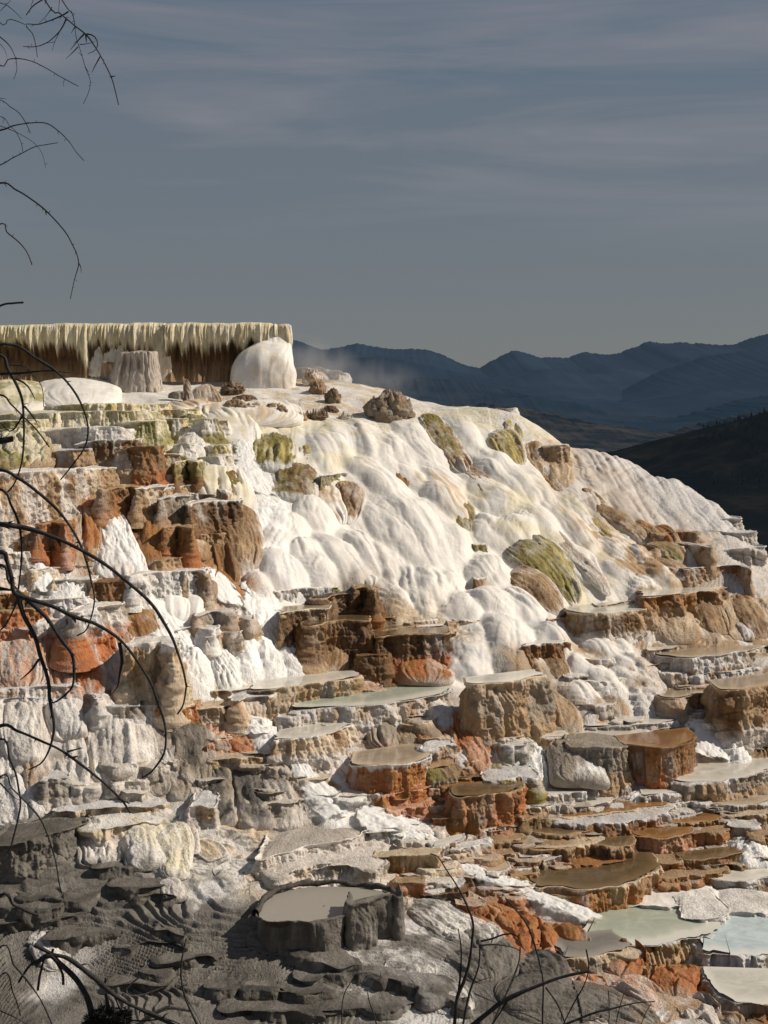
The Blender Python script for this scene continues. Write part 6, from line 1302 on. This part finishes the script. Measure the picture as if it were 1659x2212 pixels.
TB([('M',[425,-10,490,70,515,140,530,260,555,340,595,470,630,565,615,650,580,725]),('M',[545,328,500,375,460,410]),('M',[555,312,620,305,665,288]),('M',[520,190,495,232]),('M',[595,470,620,505])], 2.1, .7, 5.75, (-1.97,6,2.7))
TB([('M',[480,80,430,110,330,150,260,170,175,170,225,235,245,310,258,400]),('M',[365,50,330,105,270,165])], 1.7, .6, 5.7)
TB([('M',[-20,131,60,133,120,148,175,172]),('M',[0,20,45,30,75,-5]),('M',[45,30,0,75]),('M',[45,33,110,85,155,135])], 1.8, .8, 5.9, (-1.99,6,2.3))
TB([('M',[465,125,430,200,370,265,310,305,240,325,160,322]),('M',[430,190,400,250,380,295,362,355]),('M',[380,292,330,300,300,306])], 1.6, .7, 5.65)
TB([('M',[300,-5,230,40,180,105]),('M',[235,-10,215,45]),('M',[415,-10,408,90])], 1.6, 1., 5.8)
TB([('M',[-10,250,60,310,105,395,118,480,95,555]),('M',[-10,295,35,350,48,405])], 1.2, .5, 6.1)
TB([('M',[-20,440,60,415,150,412,240,435,330,480,430,540,545,602])], 2.2, .8, 5.9, (-2.0,6,1.9))
TB([('M',[-10,695,70,745,130,785,175,850,212,928]),('M',[0,685,45,692])], 1.6, .8, 6., (-2.0,6,1.3))
TB([('M',[-20,915,90,880,200,862,315,860,400,910,480,985,530,1055,585,1115])], 2.4, .9, 5.8, (-2.,6,1.0))
TB([('M',[-10,810,60,870,110,915,150,1000,158,1055]),('M',[-10,872,100,915,200,970,265,1025,300,1090,317,1172])], 1.4, .6, 6., (-2.,6,1.1))
TB([('M',[-20,1158,80,1105,140,1075,240,1025,320,1010,405,996]),('M',[140,1078,136,1058])], 1.8, .8, 5.9, (-2.02,6,.75))
TB([('M',[-20,1280,110,1325,210,1385,320,1470,440,1600,500,1700,548,1830,515,1960,487,2088]),('M',[548,1830,565,1865,565,1900]),('M',[318,1470,320,1500])], 3.3, .8, 5.7, (-2.02,6,.6))
TB([('M',[-10,1570,50,1625,135,1695,190,1765,222,1850])], 2.4, 1.2, 5.9, (-2.03,6,.3))
TB([('M',[-20,2142,80,2117,162,2110])], 2.6, 2.0, 5.9, (-2.03,6,.1))
o_ = (-2.04, 6, -.2)
TB([('A',[-10,212,50,212,110,230,200,295,300,360,370,430,430,520,470,620,480,700,460,780,400,865,330,950]),('A',[0,378,100,375,250,360,375,367])], 5.3, 1.4, 5.7, (-2.04,6,.1))
TB([('A',[-10,275,40,350,90,440,120,520,130,620,132,720,120,850,80,970,30,1030]),('A',[85,400,140,430,170,470,190,512]),('A',[130,550,165,590,200,640]),('A',[125,600,60,690,0,640])], 4.8, 1.8, 5.8, (-2.04,6,.05))
TB([('A',[-10,488,60,540,130,610,200,680,270,775]),('A',[50,325,140,335,190,390,230,450,237,555])], 3.1, 1.4, 5.9, (-2.05,6,-.05))
TB([('A',[-20,742,70,730])], 6.6, 6.1, 5.9, (-2.05,6,-.2))
TB([('D',[-10,-68,100,-18,200,52,290,130,370,230,430,330,470,430,495,530,515,630,500,720,470,800,420,830])], 5.1, 1.6, 5.6, (-2.06,6,-.3))
TB([('D',[-10,222,100,235,230,270,360,320,500,395,620,470,720,550,800,630,860,710,920,820,960,920,990,1010,1008,1106,1005,1130,990,1208,960,1258]),('D',[310,310,330,355])], 7.2, 2.2, 5.4, (-2.06,6,-.55))
TB([('D',[-10,375,40,430,70,520,85,590,150,620,280,670,400,730,520,770,620,830,690,900,760,1000,820,1092,850,1178,885,1298,895,1408,880,1498,820,1588,770,1618]),('D',[-10,580,40,585,85,592]),('D',[400,730,412,760]),('D',[650,870,665,960,650,1050,640,1106,610,1150])], 7.8, 1.8, 5.45, (-2.07,6,-.8))
TB([('D',[85,592,200,690,260,750,330,850,390,930,405,1030,395,1106,370,1138,310,1188,270,1196]),('D',[255,740,265,770])], 5.3, 1.9, 5.5)
TB([('D',[95,600,130,720,190,830,220,940,255,1040,270,1106,275,1168,295,1298,290,1368,265,1458,220,1528,150,1561]),('D',[210,960,170,1020,110,1075])], 5.8, 1.6, 5.5)
TB([('D',[-10,450,40,540,95,600,70,700,30,780,0,810]),('D',[90,600,95,640,60,720])], 4.6, 1.9, 5.55, (-2.07,6,-.85))
TB([('D',[-10,40,60,130,100,220,118,330,115,450,100,590])], 3.6, 2.2, 5.6, (-2.06,6,-.4))
TB([('G',[-10,368,100,385,230,440,330,490,430,560,520,630,600,700,660,760,705,830]),('G',[365,500,450,478]),('G',[640,750,705,778]),('G',[400,525,425,517])], 5.3, 2.2, 5.5, (-2.08,6,-1.7))
TB([('G',[-10,430,50,540,85,620,100,700,110,780,90,880,60,1000,40,1050])], 3.9, 1.6, 5.7, (-2.08,6,-1.8))
TB([('G',[-10,640,60,700,130,770,210,860,250,940,280,1020,305,1106,320,1200,337,1275]),('G',[0,665,70,740,110,760])], 3.4, 1.4, 5.6, (-2.09,6,-2.2))
TB([('J',[-20,432,80,465,160,500,215,520])], 5.3, 3.5, 5.6, (-2.1,6,-2.9))
TB([('J',[-10,705,80,790,150,870,220,970,280,1100,300,1150])], 2.5, 1.8, 5.6, (-2.1,6,-3.2)); TB([('J',[-10,855,70,940,110,1060]),('J',[-10,1028,80,1070,150,1110,200,1140])], 2.1, 1.4, 5.6, (-2.1,6,-3.4))
# bleached fallen branch, lower left
def bush(name, label, cat, origin, stems, mats=BK):
    root = bpy.data.objects.new(name, None); col.objects.link(root); root.location = origin; tag(root, label, cat)
    for ch, r0, r1, Y, m in stems:
        branch(root, [(c, p, Y) for c, p in ch], r0, r1, .8, m, 'branch')
    return root
bush('fallen_branch', 'broken dead branch with pale bark lying across the lower left corner', 'branch', at(300, 2230, 7.),
  [([('J',[180,680,280,730,360,750,440,800,540,880,640,960,740,1020,830,1060,930,1106,1000,1150]),('J',[620,955,700,1080,900,1080,980,1106])], 5., 4.6, 7., BK),
   ([('J',[190,785,270,735,330,780,400,850,450,920,490,1000,520,1120]),('J',[275,740,180,770,130,830,100,880]),('J',[240,750,215,850,205,920]),('J',[300,760,340,830,345,890]),('J',[280,735,290,700])], 6.4, 7.4, 7., BK)])
bush('fallen_branch', 'bleached bare log at the bottom edge right of the dark bush', 'branch', at(360, 2240, 7.2), [([('J',[740,1130,850,1050,930,1015,1040,1025]),('J',[700,1090,760,1100,840,1050])], 5., 4.4, 7.2, GB)])
bush('bare_sapling', 'single upright dead stem in the lower left centre', 'shrub', at(400, 2240, 7.),
  [([('J',[1090,1140,1050,1060,1010,970,985,870,985,760,1010,640]),('J',[1010,960,1060,1040,1100,1120])], 3.0, 1.6, 7., BK)])
bush('dry_twig', 'pale hooked twig left of the upright dead stem', 'twig', at(300, 2110, 7.5), [([('J',[765,845,720,880,685,920,710,950,780,945,890,905])], 1.8, 1., 7.5, GB)])
bush('dry_twig', 'thin twig standing alone at the bottom centre', 'twig', at(720, 2240, 7.5), [([('K',[615,1130,618,1000,640,920,690,850])], 1.6, .8, 7.5, BK)])
bush('dry_twig', 'second thin twig leaning left at the bottom centre', 'twig', at(800, 2240, 7.5), [([('K',[815,1140,790,1050,765,980,755,920])], 1.6, .8, 7.5, BK)])
bush('bare_shrub', 'bare grey shrub with a long curved stem at the bottom right', 'shrub', at(980, 2250, 6.6),
  [([('K',[1225,1140,1245,960,1280,870,1310,760,1325,640,1330,560,1300,470,1250,370,1190,280,1140,200,1095,180]),('K',[1270,430,1200,405,1130,390])], 4.2, 1.4, 6.6, BK),
   ([('K',[1240,1000,1260,850,1265,700,1250,590])], 2.4, 1.4, 6.6, BK), ([('K',[1270,1140,1310,940,1360,800,1370,680]),('K',[1340,880,1400,858,1440,850]),('K',[1310,920,1330,985])], 3., 1.5, 6.5, BK),
   ([('L',[95,655,160,640,210,620,270,615,305,640])], 2.6, 1.2, 6.5, BK), ([('L',[90,680,180,675,270,690,310,710])], 1.8, 1.2, 6.6, BK)])
bush('bare_shrub', 'forked bleached shrub with thick slanting dark branch at the bottom right', 'shrub', at(1130, 2250, 6.3),
  [([('L',[30,1140,180,1010,300,940,450,880,580,840,685,815]),('L',[250,970,200,1050,140,1140])], 6.2, 3.0, 6.3, BK), ([('L',[150,1140,230,960,275,850,305,760,310,690]),('L',[270,858,350,820,485,803])], 4.2, 2.0, 6.4, GB),
   ([('L',[230,420,290,490,350,570,390,680,420,790,435,880,430,1080,430,1140])], 2.4, 1.6, 6.5, BK), ([('L',[450,905,510,990,550,1090,560,1140])], 2., 1.4, 6.5, BK), ([('L',[60,940,200,1000,330,1050,420,1090])], 1.4, 1., 6.6, BK)])
bush('bare_shrub', 'low dark twigs with one long flat branch at the bottom right', 'shrub', at(1250, 2250, 6.4),
  [([('L',[500,1130,700,1050,820,1020,940,990,1045,982]),('L',[600,1085,700,1085,800,1130]),('L',[690,1050,690,1090])], 3.4, 1.4, 6.4, BK), ([('L',[670,700,685,800,660,890,600,1000,530,1140])], 1.8, 1.2, 6.4, BK), ([('L',[792,925,796,1040,790,1130])], 1.1, .8, 6.5, BK), ([('L',[875,940,850,1020,825,1130])], 1.1, .8, 6.5, BK), ([('L',[1020,1000,990,1050,960,1130])], 1., .8, 6.5, BK)])
# dense dark bush
def dark_bush():
    root = bpy.data.objects.new('juniper_bush', None); col.objects.link(root); p = at(*cv('J', [(565, 1125)])[0], 7.0); root.location = p; tag(root, 'dense dark evergreen tuft at the bottom edge in the lower left', 'shrub')
    r = np.random.RandomState(4); vs = []; fs = []
    for k in range(5000):
        a = r.rand()*6.283; e = r.rand()**.4; R = .15*(.6+.35*vnoise(math.cos(a)*2, math.sin(a)*2, 1.)); d = np.array([math.cos(a)*e, (r.rand()-.5)*1.2*e, abs(math.sin(a))*e])*R*np.array([1, 1, .82]); c = d
        dr = d/(np.linalg.norm(d)+1e-6)+r.randn(3)*.6; dr /= np.linalg.norm(dr); sd = np.cross(dr, r.randn(3)); sd /= np.linalg.norm(sd)+1e-9; l = .012+.02*r.rand(); o_ = len(vs)
        vs += [c-sd*.004, c+sd*.004, c+dr*l]; fs.append([o_, o_+1, o_+2])
    m = bpy.data.materials.new('dark_needles'); m.use_nodes = True; nt = m.node_tree; b = nt.nodes['Principled BSDF']; g = nn(nt, 'ShaderNodeNewGeometry'); n = nn(nt, 'ShaderNodeTexNoise', Scale=30.); rp = nn(nt, 'ShaderNodeValToRGB')
    rp.color_ramp.elements[0].color = (.003,.004,.003, 1); rp.color_ramp.elements[1].color = (.014,.016,.011, 1); nt.links.new(g.outputs['Position'], n.inputs['Vector']); nt.links.new(n.outputs['Fac'], rp.inputs[0]); nt.links.new(rp.outputs[0], b.inputs['Base Color']); b.inputs['Roughness'].default_value = .9
    link('foliage', np.array(vs), np.array(fs), m, root, smooth=False)
    V, Fc, *_ = tube(np.array([[0, 0, -.25], [.02, 0, 0], [0, .02, .15]]), .02, .008, 6); link('trunk', V, Fc, BK, root)
dark_bush()

# =================================================================== steam over the pool below the ledge
def steam(c, x, y, Y, rx, ry, rz, dens, label, seed):
    bm_v = []; n, m = 24, 14
    u, v = np.meshgrid(np.linspace(0, 2*math.pi, n), np.linspace(-math.pi/2, math.pi/2, m), indexing='ij')
    V = np.stack([rx*np.cos(u)*np.cos(v), ry*np.sin(u)*np.cos(v), rz*np.sin(v)], -1).reshape(-1, 3)
    mt = bpy.data.materials.new('steam_vapour'); mt.use_nodes = True; nt = mt.node_tree; nt.nodes.remove(nt.nodes['Principled BSDF']); out = nt.nodes['Material Output']; L = nt.links.new
    tc = nn(nt, 'ShaderNodeTexCoord'); mp = nn(nt, 'ShaderNodeMapping'); mp.inputs['Scale'].default_value = (1/rx, 1/ry, 1/rz); L(tc.outputs['Object'], mp.inputs['Vector'])
    ln = nn(nt, 'ShaderNodeVectorMath', operation='LENGTH'); L(mp.outputs['Vector'], ln.inputs[0])
    fo = nn(nt, 'ShaderNodeMapRange'); fo.inputs['From Min'].default_value = .15; fo.inputs['From Max'].default_value = .95; fo.inputs['To Min'].default_value = 1; fo.inputs['To Max'].default_value = 0; L(ln.outputs['Value'], fo.inputs['Value'])
    ns = nn(nt, 'ShaderNodeTexNoise', Scale=1.3, Detail=3.); L(tc.outputs['Object'], ns.inputs['Vector'])
    nr = nn(nt, 'ShaderNodeMapRange'); nr.inputs['From Min'].default_value = .35; nr.inputs['From Max'].default_value = .7; L(ns.outputs['Fac'], nr.inputs['Value'])
    mu = nn(nt, 'ShaderNodeMath', operation='MULTIPLY'); L(fo.outputs[0], mu.inputs[0]); L(nr.outputs[0], mu.inputs[1])
    m2 = nn(nt, 'ShaderNodeMath', operation='MULTIPLY'); L(mu.outputs[0], m2.inputs[0]); m2.inputs[1].default_value = dens
    vs = nn(nt, 'ShaderNodeVolumeScatter'); vs.inputs['Color'].default_value = (.95,.93,.90, 1); vs.inputs['Anisotropy'].default_value = .2; L(m2.outputs[0], vs.inputs['Density']); L(vs.outputs[0], out.inputs['Volume'])
    o = link('steam', V, gridfaces(n, m, True), mt); o.location = at(*cv(c, [(x, y)])[0], Y); o['kind'] = 'stuff'; tag(o, label, 'steam')
steam('B', 400, 380, 49.8, 2.3, 1.5, 1.5, 1.1, 'thin white steam drifting right of the ledge', 1)
steam('B', 720, 450, 50.5, 2.6, 1.5, 1.2, .45, 'faint steam in front of the dark mountains', 2)

# =================================================================== sky, sun
EL, AZ = 39., 4.       # degrees; azimuth measured from +X toward +Y
s = Vector((math.cos(math.radians(AZ))*math.cos(math.radians(EL)), math.sin(math.radians(AZ))*math.cos(math.radians(EL)), math.sin(math.radians(EL))))
sd = bpy.data.lights.new('sun', 'SUN'); sd.energy = 4.4; sd.angle = math.radians(.5); sd.color = (1, .895, .765)
so = bpy.data.objects.new('sun', sd); col.objects.link(so); so.location = (60, 20, 60); so.rotation_euler = s.to_track_quat('Z', 'Y').to_euler()
w = bpy.data.worlds.new('World'); scene.world = w; w.use_nodes = True; nt = w.node_tree; L = nt.links.new; bg = nt.nodes['Background']
sky = nn(nt, 'ShaderNodeTexSky'); sky.sky_type = 'NISHITA'; sky.sun_disc = False; sky.sun_elevation = math.radians(EL); sky.sun_rotation = math.radians(90-AZ); sky.dust_density = 4.; sky.altitude = 2000
tc = nn(nt, 'ShaderNodeTexCoord'); sx = nn(nt, 'ShaderNodeSeparateXYZ'); L(tc.outputs['Generated'], sx.inputs[0])
cr = nn(nt, 'ShaderNodeValToRGB'); e = cr.color_ramp
while len(e.elements) < 6: e.elements.new(.5)
# smoky sky: luminance by height above the horizon
for el, (p_, c_) in zip(e.elements, ((0., (.158,.156,.152)), (.05, (.142,.149,.155)), (.13, (.130,.147,.164)), (.20, (.120,.145,.170)), (.27, (.080,.122,.165)), (.5, (.065,.085,.11)))): el.position = p_; el.color = (*c_, 1)
L(sx.outputs['Z'], cr.inputs[0])
# thin cloud bands
mp = nn(nt, 'ShaderNodeMapping'); mp.inputs['Scale'].default_value = (2.6, 2.6, 26.); mp.inputs['Rotation'].default_value = (0, math.radians(4), 0); L(tc.outputs['Generated'], mp.inputs['Vector'])
n1 = nn(nt, 'ShaderNodeTexNoise', Scale=1.0, Detail=5., Roughness=.55, Distortion=.6); L(mp.outputs['Vector'], n1.inputs['Vector'])
r1 = nn(nt, 'ShaderNodeMapRange'); r1.inputs['From Min'].default_value = .40; r1.inputs['From Max'].default_value = .62; L(n1.outputs['Fac'], r1.inputs['Value'])
hb = nn(nt, 'ShaderNodeMapRange'); hb.inputs['From Min'].default_value = .10; hb.inputs['From Max'].default_value = .16; L(sx.outputs['Z'], hb.inputs['Value'])
mu = nn(nt, 'ShaderNodeMath', operation='MULTIPLY'); L(r1.outputs[0], mu.inputs[0]); L(hb.outputs[0], mu.inputs[1])
m3 = nn(nt, 'ShaderNodeMath', operation='MULTIPLY'); L(mu.outputs[0], m3.inputs[0]); m3.inputs[1].default_value = .68
mx = nn(nt, 'ShaderNodeMix', data_type='RGBA'); L(m3.outputs[0], mx.inputs[0]); L(cr.outputs[0], mx.inputs[6]); mx.inputs[7].default_value = (.235,.220,.234, 1)
# a little of the physical sky
sk = nn(nt, 'ShaderNodeMix', data_type='RGBA', blend_type='ADD'); sk.inputs[0].default_value = .012; L(mx.outputs[2], sk.inputs[6]); L(sky.outputs[0], sk.inputs[7])
L(sk.outputs[2], bg.inputs['Color']); bg.inputs['Strength'].default_value = .95
scene.view_settings.view_transform = 'Standard'; scene.view_settings.look = 'None'; scene.view_settings.exposure = 0; scene.view_settings.gamma = 1
scene.cycles.max_bounces = 6; scene.cycles.volume_step_rate = 2.
